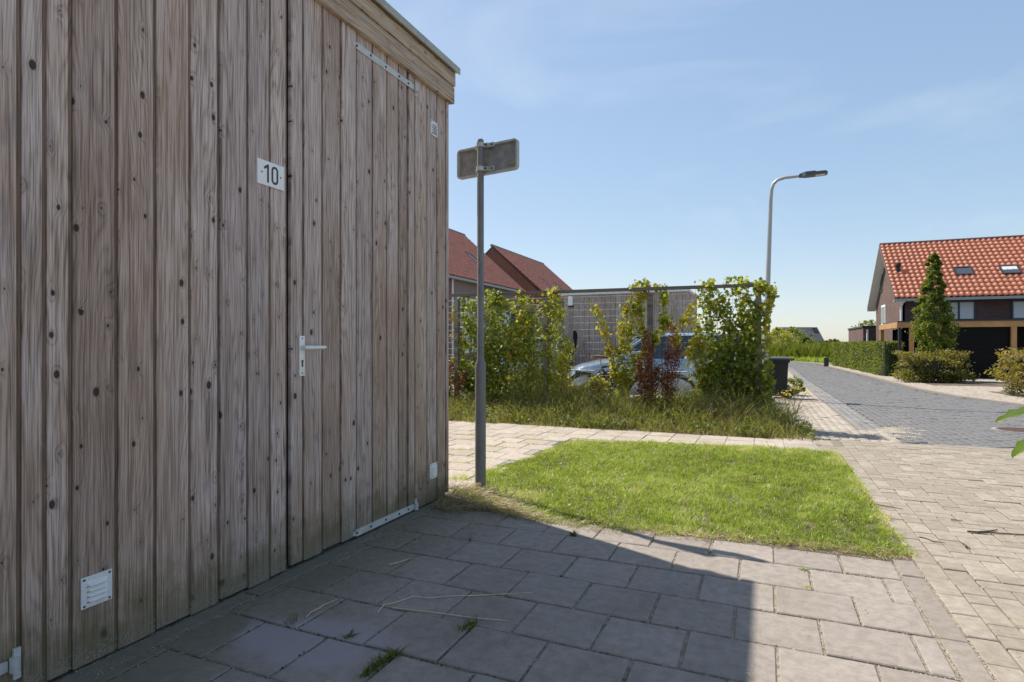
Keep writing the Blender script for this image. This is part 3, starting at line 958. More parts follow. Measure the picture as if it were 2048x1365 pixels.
def hinge(parent, z, ya, yb, mirror=False):
    x = WX + 0.0048
    mb = MB()
    pr = [(ya + 0.012, z - 0.011), (ya + 0.03, z - 0.011), (ya + 0.032, z - 0.019), (yb - 0.06, z - 0.019), (yb - 0.02, z - 0.016), (yb - 0.02, z + 0.016),
          (yb - 0.06, z + 0.019), (ya + 0.032, z + 0.019), (ya + 0.03, z + 0.011), (ya + 0.012, z + 0.011), (ya + 0.002, z + 0.006), (ya, z), (ya + 0.002, z - 0.006)]
    if mirror:
        pr = [(ya + yb - p[0], p[1]) for p in pr]
    mb.prism(pr, 'x', x, x + 0.006)
    yk = ya + 0.005 if mirror else yb - 0.005
    mb.tube([(x + 0.012, yk, z - 0.022), (x + 0.012, yk, z + 0.022)], 0.014, 14)
    mb.box(x - 0.002, x + 0.006, min(yk, yk + (0.02 if not mirror else -0.02)), max(yk, yk + (0.02 if not mirror else -0.02)), z - 0.05, z + 0.045)
    h = part('hinge', mb, M['galv'], parent, smooth=True, world=True)
    for f in (0.05, 0.25, 0.48, 0.70, 0.86):
        yq = ya + (yb - ya) * (f if not mirror else 1 - f)
        sb = MB()
        disc(sb, x + 0.006, yq, z + random.uniform(-0.002, 0.002), 0.0075, 0.005)
        part('hinge_screw', sb, M['screw'], parent, world=True)
    return h

hz_top = on_X(757, 126, WX).z
hz_bot = on_X(757, 1045, WX).z
for z in (hz_top, hz_bot):
    hinge(door, z, wy(703), wy(829))
hinge(shed, on_X(5, 1335, WX).z, wy(27) - 0.6, wy(27))

# lever handle on its back plate
x = WX + 0.0048
p0, p1 = on_X(594.5, 672, WX), on_X(606.5, 752, WX)
ymid = (p0.y + p1.y) / 2
zt, zb = p0.z, p1.z
pl = MB().box(x, x + 0.009, ymid - 0.019, ymid + 0.019, zb, zt, 0.0025)
plate = part('handle_plate', pl, M['handle'], door, smooth=True, world=True)
for z in (zt - 0.013, zb + 0.014):
    sb = MB()
    disc(sb, x + 0.009, ymid, z, 0.004, 0.002)
    part('plate_screw', sb, M['screw'], door, world=True)
sb = MB()
kz = (zt + zb) / 2 - 0.035
sb.add([(x + 0.0095, ymid + a, kz + b) for a, b in [(-0.006, -0.02), (0.006, -0.02), (0.006, 0.0), (0.009, 0.006), (0.007, 0.013), (0, 0.016), (-0.007, 0.013), (-0.009, 0.006), (-0.006, 0.0)]], [tuple(range(9))])
part('keyhole', sb, M['screw'], door, world=True)
lz = on_X(602, 696, WX).z
lv = MB()
lv.tube([(x + 0.008, ymid, lz), (x + 0.030, ymid, lz)], 0.0125, 14)
lv.tube([(x + 0.030, ymid - 0.004, lz), (x + 0.042, ymid + 0.012, lz), (x + 0.045, ymid + 0.035, lz), (x + 0.045, ymid + 0.125, lz + 0.002)], [0.011, 0.0115, 0.0105, 0.0095], 12)
part('lever', lv, M['handle'], door, smooth=True, world=True)

# vents
def vent(px0, px1, pt, pb):
    y0, y1, z1, z0 = wy(px0), wy(px1), on_X(px0, pt, WX).z, on_X(px0, pb, WX).z
    x = WX + 0.0012
    mb = MB().box(x, x + 0.006, y0, y1, z0, z1, 0.0018)
    w, h = y1 - y0, z1 - z0
    for k in range(4):
        zc = z0 + h * (0.24 + 0.165 * k)
        ya, yb = y0 + w * 0.16, y1 - w * 0.16
        mb.add([(x + 0.006, ya, zc + 0.011), (x + 0.006, yb, zc + 0.011), (x + 0.017, yb - 0.008, zc - 0.004), (x + 0.017, ya + 0.008, zc - 0.004),
                (x + 0.006, ya, zc - 0.004), (x + 0.006, yb, zc - 0.004)], [(0, 1, 2, 3), (0, 3, 4), (1, 5, 2), (3, 2, 5, 4)])
    v = part('vent', mb, M['offwhite'], shed, world=True)
    sb = MB()
    for yq in (y0 + w * 0.09, y1 - w * 0.09):
        for zq in (z0 + h * 0.08, z1 - h * 0.08):
            sb = MB()
            disc(sb, x + 0.006, yq, zq, 0.0045, 0.002)
            part('vent_screw', sb, M['screw'], shed, world=True)
    for k in range(4):
        zc = z0 + h * (0.24 + 0.165 * k)
        sb = MB()
        sb.add([(x + 0.0068, y0 + w * 0.17, zc - 0.0045), (x + 0.0068, y1 - w * 0.17, zc - 0.0045), (x + 0.0068, y1 - w * 0.17, zc - 0.0085), (x + 0.0068, y0 + w * 0.17, zc - 0.0085)], [(0, 1, 2, 3)])
        part('vent_slot', sb, M['screw'], shed, world=True)
vent(160, 222, 1158, 1221)
vent(860, 874.5, 239, 269)
vent(858.4, 873, 929, 960)

# house number plate
a, b = on_X(513, 316, WX), on_X(566, 384, WX)
y0, y1 = a.y, b.y
zc = (on_X(513, 316, WX).z + on_X(513, 366, WX).z) / 2
hh = (on_X(513, 316, WX).z - on_X(513, 366, WX).z)
sg = thing('number_plate', 'white house number plate reading 10 screwed on the plank shed', 'number plate', (WX, (y0 + y1) / 2, zc - hh / 2))
x = WX + 0.0012
part('plate', MB().box(x, x + 0.006, y0, y1, zc - hh / 2, zc + hh / 2, 0.0012), M['white'], sg, world=True)
W = y1 - y0
st = hh * 0.088
nx = x + 0.0072
one = MB()
yc = y0 + W * 0.375
zt, zb = zc + hh * 0.37, zc - hh * 0.37
one.prism([(yc - st / 2, zb), (yc + st / 2, zb), (yc + st / 2, zt - st * 0.25), (yc + st * 0.25, zt), (yc - st * 0.25, zt), (yc - W * 0.145, zt - hh * 0.135), (yc - W * 0.15, zt - hh * 0.165),
           (yc - W * 0.13, zt - hh * 0.215), (yc - W * 0.10, zt - hh * 0.205), (yc - st / 2, zt - hh * 0.135)], 'x', x + 0.0045, nx)
part('numeral', one, M['ink'], sg, world=True)
zero = MB()
yc = y0 + W * 0.635
ro, rw = W * 0.128, W * 0.128 - st
out, inn = [], []
for k in range(32):
    t = 2 * pi * k / 32
    s_ = sin(t)
    cz = (hh * 0.37 - ro) * (1 if s_ >= 0 else -1)
    out.append((yc + ro * cos(t), zc + cz + ro * s_))
    inn.append((yc + rw * cos(t), zc + cz + rw * s_))
vs = [(nx, *p) for p in out] + [(nx, *p) for p in inn] + [(x + 0.0045, *p) for p in out] + [(x + 0.0045, *p) for p in inn]
fs = []
for k in range(32):
    k2 = (k + 1) % 32
    fs += [(k, k2, 32 + k2, 32 + k), (k, 64 + k, 64 + k2, k2), (32 + k, 32 + k2, 96 + k2, 96 + k)]
zero.add(vs, fs)
part('numeral', zero, M['ink'], sg, world=True)
for yq, dz in ((y0 + W * 0.15, -0.02), (y1 - W * 0.14, 0.02)):
    sb = MB()
    disc(sb, x + 0.006, yq, zc, 0.004, 0.003)
    part('screw', sb, M['screw'], sg, world=True)

# ------------------------------------------------------------------ street sign seen from behind
base = on_ground(961, 983)
sp = thing('sign_post', 'grey steel sign post with stepped base carrying a sign seen from behind', 'sign', base)
zt = at_depth(962, 278, 4.43).z
zs = at_depth(962, 727, 4.43).z
part('post', MB().tube([(0, 0, -0.15), (0, 0, zs - 0.035), (0, 0, zs), (0, 0, zs + 0.028), (0, 0, zt - 0.02), (0, 0, zt - 0.006), (0, 0, zt)],
                       [0.0405, 0.0405, 0.0400, 0.0255, 0.0255, 0.021, 0.010], 24), M['pole'], sp, smooth=True)
L_, R_ = at_depth(909, 326, 4.56), at_depth(1030, 310, 4.27)
dvec = Vector((R_.x - L_.x, R_.y - L_.y, 0))
wid = dvec.length
ang = atan2(dvec.y, dvec.x)
zc = (at_depth(962, 318, 4.43)).z
hs = 0.225
cpos = (L_ + R_) / 2
lp = Vector((cpos.x - base.x, cpos.y - base.y, 0))
def rounded(w, h, r, n=5):
    p = []
    for cx_, cy_, a0 in ((w / 2 - r, h / 2 - r, 0), (-w / 2 + r, h / 2 - r, pi / 2), (-w / 2 + r, -h / 2 + r, pi), (w / 2 - r, -h / 2 + r, 1.5 * pi)):
        for k in range(n):
            t = a0 + pi / 2 * k / (n - 1)
            p.append((cx_ + r * cos(t), cy_ + r * sin(t)))
    return p
# local sign frame: x along, y away from the camera, z up; placed just behind the post
sgn = Vector((-sin(ang), cos(ang), 0))
off = sgn * 0.045
along = dvec.normalized() * (-(base - Vector((cpos.x, cpos.y, base.z))).dot(dvec.normalized()))
plate_loc = Vector((0, 0, zc)) + along + off
pm = MB().prism(rounded(wid, hs, 0.03), 'y', 0.012, 0.015)
o = part('sign_plate', pm, M['signback'], sp)
o.location = plate_loc
o.rotation_euler = (0, 0, ang)
ro_, ri_ = rounded(wid, hs, 0.03), rounded(wid - 0.03, hs - 0.03, 0.008)
n = len(ro_)
rim = MB()
vs = [(p[0], -0.014, p[1]) for p in ro_] + [(p[0], -0.014, p[1]) for p in ri_] + [(p[0], 0.0165, p[1]) for p in ro_] + [(p[0], 0.0125, p[1]) for p in ri_]
fs = []
for k in range(n):
    k2 = (k + 1) % n
    fs += [(k, k2, n + k2, n + k), (k, 2 * n + k, 2 * n + k2, k2), (n + k, n + k2, 3 * n + k2, 3 * n + k)]
rim.add(vs, fs)
o = part('sign_rim', rim, M['signrim'], sp)
o.location = plate_loc
o.rotation_euler = (0, 0, ang)
stk = MB()
for k in range(5):
    xq = wid / 2 - 0.095 + 0.014 * k
    zq = -hs / 2 + 0.045 + random.uniform(-0.003, 0.003)
    stk.add([(xq, 0.0112, zq - 0.009), (xq + 0.012, 0.0112, zq - 0.010), (xq + 0.011, 0.0112, zq + 0.010), (xq + 0.001, 0.0112, zq + 0.008)], [(0, 1, 2, 3)])
o = part('sticker', stk, M['yellow'], sp)
o.location = plate_loc
o.rotation_euler = (0, 0, ang)
for dz in (hs / 2 - 0.012, -hs / 2 + 0.035):
    z = zc + dz
    cm = MB()
    prs = []
    for k in range(17):
        t = pi + pi * k / 16
        prs.append((0.031 * cos(t), 0.031 * sin(t)))
    outl = [(-0.031, 0.030)] + prs + [(0.031, 0.030)]
    inl = [(p[0] * 0.86, p[1] * 0.86) for p in outl]
    m_ = len(outl)
    vs = [(p[0], p[1], h_) for h_ in (-0.016, 0.016) for p in outl] + [(p[0], p[1], h_) for h_ in (-0.016, 0.016) for p in inl]
    fs = []
    for k in range(m_ - 1):
        fs += [(k, k + 1, m_ + k + 1, m_ + k), (2 * m_ + k, 2 * m_ + k + 1, k + 1, k), (m_ + k, m_ + k + 1, 3 * m_ + k + 1, 3 * m_ + k)]
    cm.add(vs, fs)
    cm.box(0.028, 0.105, 0.026, 0.031, -0.017, 0.017)
    cm.box(-0.07, -0.028, 0.026, 0.031, -0.017, 0.017)
    cm.box(0.026, 0.060, 0.006, 0.012, -0.013, 0.013)
    o = part('clamp', cm, M['galv'], sp)
    o.location = (0, 0, z)
    o.rotation_euler = (0, 0, ang)
    for bp_ in ([(0.045, -0.006, 0), (0.045, 0.02, 0)], [(0.085, 0.018, 0), (0.085, 0.028, 0)]):
        o = part('bolt', MB().tube(bp_, 0.0075, 6), M['screw'], sp)
        o.location = (0, 0, z)
        o.rotation_euler = (0, 0, ang)

# ------------------------------------------------------------------ foliage generators
def frames(n, normal=None, spread=1.0):
    """random orthonormal frames (n,3,3); columns: u, v, w(normal)"""
    w = RNG.normal(0, 1, (n, 3))
    if normal is not None:
        w = w * spread + np.asarray(normal)
    w /= np.linalg.norm(w, axis=1, keepdims=True) + 1e-9
    t = RNG.normal(0, 1, (n, 3))
    u = np.cross(w, t)
    u /= np.linalg.norm(u, axis=1, keepdims=True) + 1e-9
    v = np.cross(w, u)
    return np.stack([u, v, w], 2)

LOBED = (np.array([(0, 0.05, 0.05), (0.12, -0.42, 0), (0.46, -0.36, -0.06), (0.34, -0.06, 0.0), (0.56, 0.16, -0.10), (0.22, 0.24, 0.0), (0, 0.62, -0.10),
                   (-0.22, 0.24, 0.0), (-0.56, 0.16, -0.10), (-0.34, -0.06, 0.0), (-0.46, -0.36, -0.06), (-0.12, -0.42, 0)]),
         np.array([(0, i, i + 1) for i in range(1, 11)] + [(0, 11, 1)]))
OVAL = (np.array([(0, -0.5, 0), (0.27, -0.05, 0.07), (0, 0.5, -0.05), (-0.27, -0.05, 0.07), (0, 0.0, -0.02)]),
        np.array([(0, 1, 4), (1, 2, 4), (2, 3, 4), (3, 0, 4)]))
DIAM = (np.array([(0, -0.5, 0), (0.28, 0, 0.06), (0, 0.5, 0), (-0.28, 0, 0.06)]), np.array([(0, 1, 2), (0, 2, 3)]))

def leaves_arr(P, size, tmpl, normal=None, spread=1.0):
    tv, tt = tmpl
    n = len(P)
    fr = frames(n, normal, spread)
    sz = np.broadcast_to(size, (n,))
    V = np.einsum('nij,kj->nki', fr, tv) * sz[:, None, None] + P[:, None, :]
    T = tt[None] + (np.arange(n) * len(tv))[:, None, None]
    return V.reshape(-1, 3), T.reshape(-1, 3), len(tv)

def leaf_obj(name, P, size, tint, tmpl, mat, parent, normal=None, spread=1.0, kind=None):
    P = np.asarray(P, float)
    if parent is not None:
        P = P - np.array(parent.location)
    V, T, k = leaves_arr(P, size, tmpl, normal, spread)
    me = mesh_arr(name, V, T, np.repeat(np.clip(tint, 0, 1), k))
    o = link(name, me, parent, mat)
    if kind: o['kind'] = kind
    return o

def blades_mesh(name, P, h, w, lean, tint, seg=2):
    """grass blades: base P (n,3), height, width, lean (horizontal reach as a share of height)"""
    n = len(P)
    h = np.broadcast_to(h, (n,)).astype(float)
    w = np.broadcast_to(w, (n,)).astype(float)
    az = RNG.uniform(0, 2 * pi, n)
    ld = np.stack([np.cos(az), np.sin(az)], 1)
    fa = RNG.uniform(0, 2 * pi, n)
    wd = np.stack([np.cos(fa), np.sin(fa)], 1)
    le = np.broadcast_to(lean, (n,)) * RNG.uniform(0.3, 1.3, n)
    rows = []
    for s_ in range(seg + 1):
        t = s_ / seg
        c = P.copy()
        c[:, :2] += ld * (le * h * t ** 1.8)[:, None]
        c[:, 2] += h * (t - 0.35 * np.minimum(le, 1.6) * t ** 2.6)
        ww = w * (1 - 0.75 * t) if s_ < seg else w * 0
        if s_ < seg:
            a, b = c.copy(), c.copy()
            a[:, :2] -= wd * (ww / 2)[:, None]
            b[:, :2] += wd * (ww / 2)[:, None]
            rows += [a, b]
        else:
            rows.append(c)
    V = np.stack(rows, 1)
    k = V.shape[1]
    tt = []
    for s_ in range(seg - 1):
        a = 2 * s_
        tt += [(a, a + 1, a + 3), (a, a + 3, a + 2)]
    a = 2 * (seg - 1)
    tt.append((a, a + 1, a + 2))
    T = (np.array(tt)[None] + (np.arange(n) * k)[:, None, None]).reshape(-1, 3)
    return mesh_arr(name, V.reshape(-1, 3), T, np.repeat(np.clip(tint, 0, 1), k))

# ------------------------------------------------------------------ lawn
lawn_px = [(925, 1000), (960, 965), (945, 950), (1010, 930), (1062, 915), (1112, 895), (1152, 882), (1300, 885), (1450, 892), (1600, 899), (1672, 905), (1706, 945), (1742, 1000), (1782, 1050), (1828, 1108), (1790, 1116), (1650, 1097),
           (1500, 1082), (1350, 1071), (1200, 1060), (1100, 1047), (1000, 1022)]
lawn_poly = [tuple(on_ground(*p)[:2]) for p in lawn_px]
lawn = sheet('lawn', [(-2.16, 3.5), (0.70, 3.5), (0.70, 6.75), (-1.9, 6.55), (-2.16, 6.6)], -0.007, M['soil'])
def fill(poly, n):
    p = np.array(poly)
    lo, hi = p.min(0), p.max(0)
    out = []
    tot = 0
    while tot < n:
        q = RNG.uniform(lo, hi, (n * 2, 2))
        q = q[inside(q, poly)]
        out.append(q)
        tot += len(q)
    return np.concatenate(out)[:n]
def edge_dist(Q, poly):
    d = np.full(len(Q), 9.0)
    for i in range(len(poly)):
        a, b = np.array(poly[i]), np.array(poly[(i + 1) % len(poly)])
        t = np.clip(((Q - a) @ (b - a)) / ((b - a) @ (b - a) + 1e-9), 0, 1)
        d = np.minimum(d, np.linalg.norm(Q - (a + t[:, None] * (b - a)), axis=1))
    return d
NC = 11000
Qc0 = fill(lawn_poly, NC)
ci = np.repeat(np.arange(NC), 14)
Q = Qc0[ci] + RNG.normal(0, 0.013, (len(ci), 2))
ed = edge_dist(Q, lawn_poly)
patch = fbm(Q[:, 0], Q[:, 1], 3.2, 3)
fine = fbm(Q[:, 0], Q[:, 1], 16, 4)
dry = np.clip((0.10 - ed) / 0.10, 0, 1) * 0.45 * (fbm(Q[:, 0], Q[:, 1], 6, 5) + 0.6)
tint = 0.43 + 0.20 * patch + 0.12 * fine + RNG.normal(0, 0.15, NC)[ci] + RNG.normal(0, 0.10, len(Q)) + np.clip(dry, 0, 0.6)
tint = np.where(RNG.random(len(Q)) < 0.09, RNG.uniform(0.8, 1.0, len(Q)), tint)
corner = (Q[:, 0] < -1.45) & (Q[:, 1] < 4.1)
tint = np.where(corner & (RNG.random(len(Q)) < 0.7), RNG.uniform(0.8, 1.0, len(Q)), tint)
h = 0.036 * (1 + 0.30 * fine * 0.5 + 0.25 * patch) * RNG.uniform(0.6, 1.3, len(Q)) * RNG.uniform(0.55, 1.6, NC)[ci]
P3 = np.column_stack([Q, np.array([zg(y) for y in Q[:, 1]]) - 0.008])
gm = blades_mesh('grass', P3, np.clip(h, 0.012, 0.085), 0.0042, 1.1, tint)
g_o = link('grass', gm, None, M['grass'])
tag(g_o, 'short mown green grass of the small lawn behind the sign post', 'grass', kind='stuff')
# clover and broad weeds in the lawn
Qc = fill(lawn_poly, 2600)
keep = fbm(Qc[:, 0], Qc[:, 1], 5, 8) > 0.25
Qc = Qc[keep]
Pc = np.column_stack([Qc, RNG.uniform(0.012, 0.035, len(Qc)) + np.array([zg(y) for y in Qc[:, 1]])])
cl = leaf_obj('clover_patch', Pc, RNG.uniform(0.014, 0.026, len(Pc)), RNG.uniform(0.2, 0.6, len(Pc)), OVAL, M['weed'], None, (0, 0, 1), 0.5)
tag(cl, 'small broad clover leaves scattered through the lawn', 'clover', kind='stuff')

# straw and dead grass at the shed corner and lawn edge
def straw_mesh(name, P, L, flat=0.12, tint=None, w=0.0022):
    n = len(P)
    az = RNG.uniform(0, 2 * pi, n)
    L = np.broadcast_to(L, (n,)) * RNG.uniform(0.5, 1.4, n)
    d = np.stack([np.cos(az), np.sin(az), np.abs(RNG.normal(0, flat, n))], 1)
    pd = np.stack([-np.sin(az), np.cos(az), np.zeros(n)], 1)
    mid = P + d * (L / 2)[:, None] + pd * (RNG.normal(0, 0.12, n) * L)[:, None]
    mid[:, 2] += RNG.uniform(0, 0.012, n)
    end = P + d * L[:, None]
    rows = []
    for c, s_ in ((P, 1), (mid, 1), (end, 0.4)):
        rows += [c - pd * w * s_ / 2, c + pd * w * s_ / 2 + np.array([0, 0, 0.001])]
    V = np.stack(rows, 1)
    T = (np.array([(0, 1, 3, 2), (2, 3, 5, 4)])[None] + (np.arange(n) * 6)[:, None, None]).reshape(-1, 4)
    tt = RNG.random(n) if tint is None else tint
    return mesh_arr(name, V.reshape(-1, 3), T, np.repeat(tt, 6))
cpoly = [tuple(on_ground(*p)[:2]) for p in [(862, 1018), (900, 985), (960, 985), (1040, 1015), (1110, 1048), (1040, 1042), (960, 1022), (905, 1030)]]
Q = fill(cpoly, 1500)
pil = np.exp(-((Q[:, 0] + 1.98) ** 2 + (Q[:, 1] - 3.72) ** 2) / 0.05)
P = np.column_stack([Q, 0.004 + RNG.random(len(Q)) * (0.012 + 0.075 * pil)])
so = link('dead_grass_heap', straw_mesh('dead_grass_heap', P, 0.10, 0.22), None, M['straw'])
tag(so, 'heap of dry clipped grass and straw at the corner of the shed', 'straw', kind='stuff')
epoly = [tuple(on_ground(*p)[:2]) for p in [(1000, 1030), (1200, 1066), (1500, 1090), (1790, 1124), (1835, 1108), (1790, 1105), (1500, 1074), (1200, 1050)]]
Q = fill(epoly, 900)
P = np.column_stack([Q, 0.003 + RNG.random(len(Q)) * 0.015])
so = link('edge_straw', straw_mesh('edge_straw', P, 0.05, 0.15), None, M['straw'])
tag(so, 'dry straw bits along the front edge of the lawn', 'straw', kind='stuff')
Q = fill([(-2.05, 1.2), (0.5, 1.2), (0.5, 3.4), (-2.05, 3.4)], 240)
Q = np.concatenate([Q, fill([(-2.05, 2.7), (-1.5, 2.7), (-1.4, 3.5), (-2.05, 3.5)], 420), fill([(0.7, 1.5), (3.5, 1.5), (3.5, 6), (0.7, 6)], 160)])
P = np.column_stack([Q, 0.0035 + RNG.random(len(Q)) * 0.002])
so = link('straw_litter', straw_mesh('straw_litter', P, 0.026, 0.02, w=0.0018), None, M['straw'])
tag(so, 'fine straw litter scattered over the paving', 'straw', kind='stuff')

# single long straws on the terrace
def stalk(pxs, r, label, mat=M['straw'], name='straw_stalk', cat='straw', group=None):
    pts = [on_ground(*p) + Vector((0, 0, r + 0.0015 + random.uniform(0, 0.003))) for p in pxs]
    me_b = MB().tube(pts, [r] * (len(pts) - 1) + [r * 0.5], 5)
    o = solo(name, me_b, mat, label, cat, group)
    return o
M['strawplain'] = plain('straw_stalk', (0.62, 0.46, 0.32), 0.8, 0.2, 60)
stalk([(755, 1228), (768, 1213), (790, 1208), (827, 1196), (860, 1199), (900, 1195), (960, 1193), (1068, 1187)], 0.0024, 'long bent dry straw lying across the shaded tiles', M['strawplain'])
stalk([(786, 1218), (880, 1229), (950, 1239), (1015, 1244)], 0.0025, 'straight reddish dry straw beside the long bent straw', M['strawplain'])
stalk([(612, 1238), (622, 1226), (640, 1219), (645, 1213), (674, 1202)], 0.0022, 'short kinked straw on the bluish tile near the shed', M['strawplain'])
stalk([(778, 1132), (800, 1126), (818, 1120)], 0.0028, 'short straight straw near the lower door hinge', M['strawplain'])
# twigs on the drive
for i, pp in enumerate([[(1935, 1066), (1955, 1067), (1975, 1066), (1995, 1063)], [(1954, 1068), (1990, 1069), (2048, 1072), (2080, 1074)],
                        [(1752, 1011), (1775, 1015), (1806, 1020)], [(1902, 1042), (1925, 1044)], [(1838, 1076), (1852, 1079), (1868, 1086), (1890, 1088)], [(1925, 1090), (1932, 1094), (1940, 1100)]]):
    stalk(pp, (0.006, 0.004, 0.0035, 0.004, 0.003, 0.0045)[i],
          ('thick forked dead twig on the brick drive', 'long thin dead twig running out from the forked twig', 'thin reddish twig beside the lawn edge', 'short black twig on the brick drive',
           'thin bent twig near the corner of the lawn', 'stubby curved twig beside the thin bent twig')[i], M['twig'], 'twig', 'twig', 'twigs on the brick drive')

# weeds in the joints
def tuft(px, py, n, h, lean, label, mat='weed', tlo=0.2, thi=0.7, w=0.006, spread=0.02, line=None, name='weed_tuft'):
    b = on_ground(px, py)
    if line:
        e = on_ground(*line)
        t = RNG.random(n)
        P = np.array(b)[None] + (np.array(e) - np.array(b))[None] * t[:, None]
    else:
        P = np.tile(np.array(b), (n, 1))
    P[:, :2] += np.clip(RNG.normal(0, spread * 0.7, (n, 2)), -spread * 1.1, spread * 1.1)
    P = P - np.array(b)
    P[:, 2] = -0.008
    me = blades_mesh(name, P, RNG.uniform(0.4, 1.2, n) * h, w, lean, RNG.uniform(tlo, thi, n), 3)
    o = link(name, me, None, M[mat])
    o.location = b
    return tag(o, label, 'weed', 'weeds in the paving joints')
tuft(585, 1246, 26, 0.055, 0.7, 'tiny grass tuft in the tile joint left of the kinked straw', 'weed', w=0.003)
tuft(695, 1276, 30, 0.03, 1.6, 'flat grey-green rosette weed in a shaded tile joint', 'weed', 0.3, 0.75, 0.010, 0.008)
tuft(725, 1352, 150, 0.045, 1.2, 'long grey-green trailing weed along a tile joint', 'weed', 0.3, 0.75, 0.007, 0.010, (800, 1305))
tuft(920, 1265, 90, 0.04, 1.1, 'bushy little weed beside the straight reddish straw', 'weed', 0.2, 0.75, 0.006, 0.012, (952, 1246))
tuft(940, 1082, 22, 0.06, 0.5, 'thin upright grass tuft in the tile joint near the shed corner', 'weed', 0.3, 0.9, 0.003, 0.008)
tuft(1147, 1072, 40, 0.05, 0.8, 'leafy weed in the joint at the edge of the shed shadow', 'weed', 0.3, 0.7, 0.010, 0.012)
tuft(1610, 1141, 50, 0.028, 1.4, 'bright green spiky weed in a sunlit tile joint', 'grass', 0.2, 0.6, 0.005, 0.008)
tuft(1616, 1176, 40, 0.024, 1.4, 'yellowing weed in the joint below the bright green weed', 'grass', 0.6, 0.95, 0.005, 0.010)
tuft(1578, 1126, 16, 0.02, 1.2, 'pale dry weed in the tile joint near the lawn', 'grass', 0.7, 1.0, 0.004, 0.008)
tuft(1985, 1257, 40, 0.012, 1.4, 'low moss line in a joint of the brick drive', 'grass', 0.5, 0.8, 0.004, 0.004, (1997, 1258))
tuft(1215, 1309, 16, 0.012, 1.5, 'tiny bluish green weed in a shaded tile joint', 'weed', 0.2, 0.5, 0.006, 0.006, (1226, 1308))
# grass growing in the joints of the path
Q = []
for i in range(90):
    if random.random() < 0.72:
        p = on_ground(random.uniform(905, 1130), random.uniform(868, 960))
    else:
        p = on_ground(random.uniform(900, 1560), random.uniform(862, 892))
    yj = 7.62 - 0.305 * round((7.62 - p.y) / 0.305)
    nb = random.randint(15, 60)
    Q.append(np.column_stack([p.x + RNG.normal(0, 0.05, nb), yj + RNG.normal(0, 0.012, nb), np.full(nb, zg(yj) - 0.008)]))
Q = np.concatenate(Q)
Q = Q[~((Q[:, 0] > -2.05) & (Q[:, 1] < 6.6))]
jo = link('joint_grass', blades_mesh('joint_grass', Q, RNG.uniform(0.012, 0.045, len(Q)), 0.004, 1.0, RNG.uniform(0.3, 0.95, len(Q))), None, M['grass'])
tag(jo, 'patchy grass growing in the joints of the tiled path', 'grass', kind='stuff')

# ------------------------------------------------------------------ wire fence
FA, FB = on_ground(1517, 848), None
fr_top = 1.92
FRX, FRY = -0.10, 8.78
def fy(x):
    return FRY + (x - FRX) * 0.035
def on_fence(px, py):
    a, b, v = ray(px, py)
    t = (FRY - 0.035 * FRX) / (b - 0.035 * a)
    return Vector((a * t, b * t, EYE + v * t))
fz0 = zg(8.7)
fence = thing('wire_fence', 'wooden post and rail fence filled with square galvanised wire mesh', 'fence', (FRX, FRY, fz0))
post_x = [on_fence(p, 700).x for p in (1517, 1300, 1092, 914)]
post_x += [post_x[-1] - 1.7, post_x[-1] - 3.4]
for xq in post_x:
    top = on_fence(1517, 572).z - 0.01
    mb = MB().box(-0.036, 0.036, -0.036, 0.036, -0.3, top - fz0 - 0.05, 0.004)
    o = part('post', mb, M['wood_post'], fence)
    o.location = (xq - FRX, fy(xq) - FRY, 0)
topz = on_fence(1517, 567.5).z
for xa, xb in ((post_x[0] + 0.045, post_x[2]), (post_x[2], post_x[5] - 0.05)):
    L = xa - xb
    mb = MB().box(-L, 0, -0.045, 0.045, -0.044, 0.0, 0.004)
    o = part('top_rail', mb, M['wood_rail'], fence)
    o.location = (xa - FRX - (0.002 if xa != post_x[0] + 0.045 else 0), fy(xa) - FRY, topz - fz0)
    o.rotation_euler = (0, 0, 0.035)
for i in range(5):
    xb, xa = post_x[i] - 0.03, post_x[i + 1] + 0.03
    mb = MB()
    yo = 0.044
    n = max(2, round((xb - xa) / 0.1))
    for k in range(n + 1):
        xq = xa + (xb - xa) * k / n
        mb.tube([(xq - FRX, fy(xq) - FRY + yo, 0.03), (xq - FRX, fy(xq) - FRY + yo, topz - fz0 - 0.03)], 0.0022, 4)
    for k in range(19):
        zq = 0.06 + 0.1 * k
        if zq < topz - fz0 - 0.03:
            mb.tube([(xa - FRX - 0.02, fy(xa) - FRY + yo + 0.004, zq), (xb - FRX + 0.02, fy(xb) - FRY + yo + 0.004, zq)], 0.0020, 4)
    part('wire_mesh', mb, M['wire'], fence)

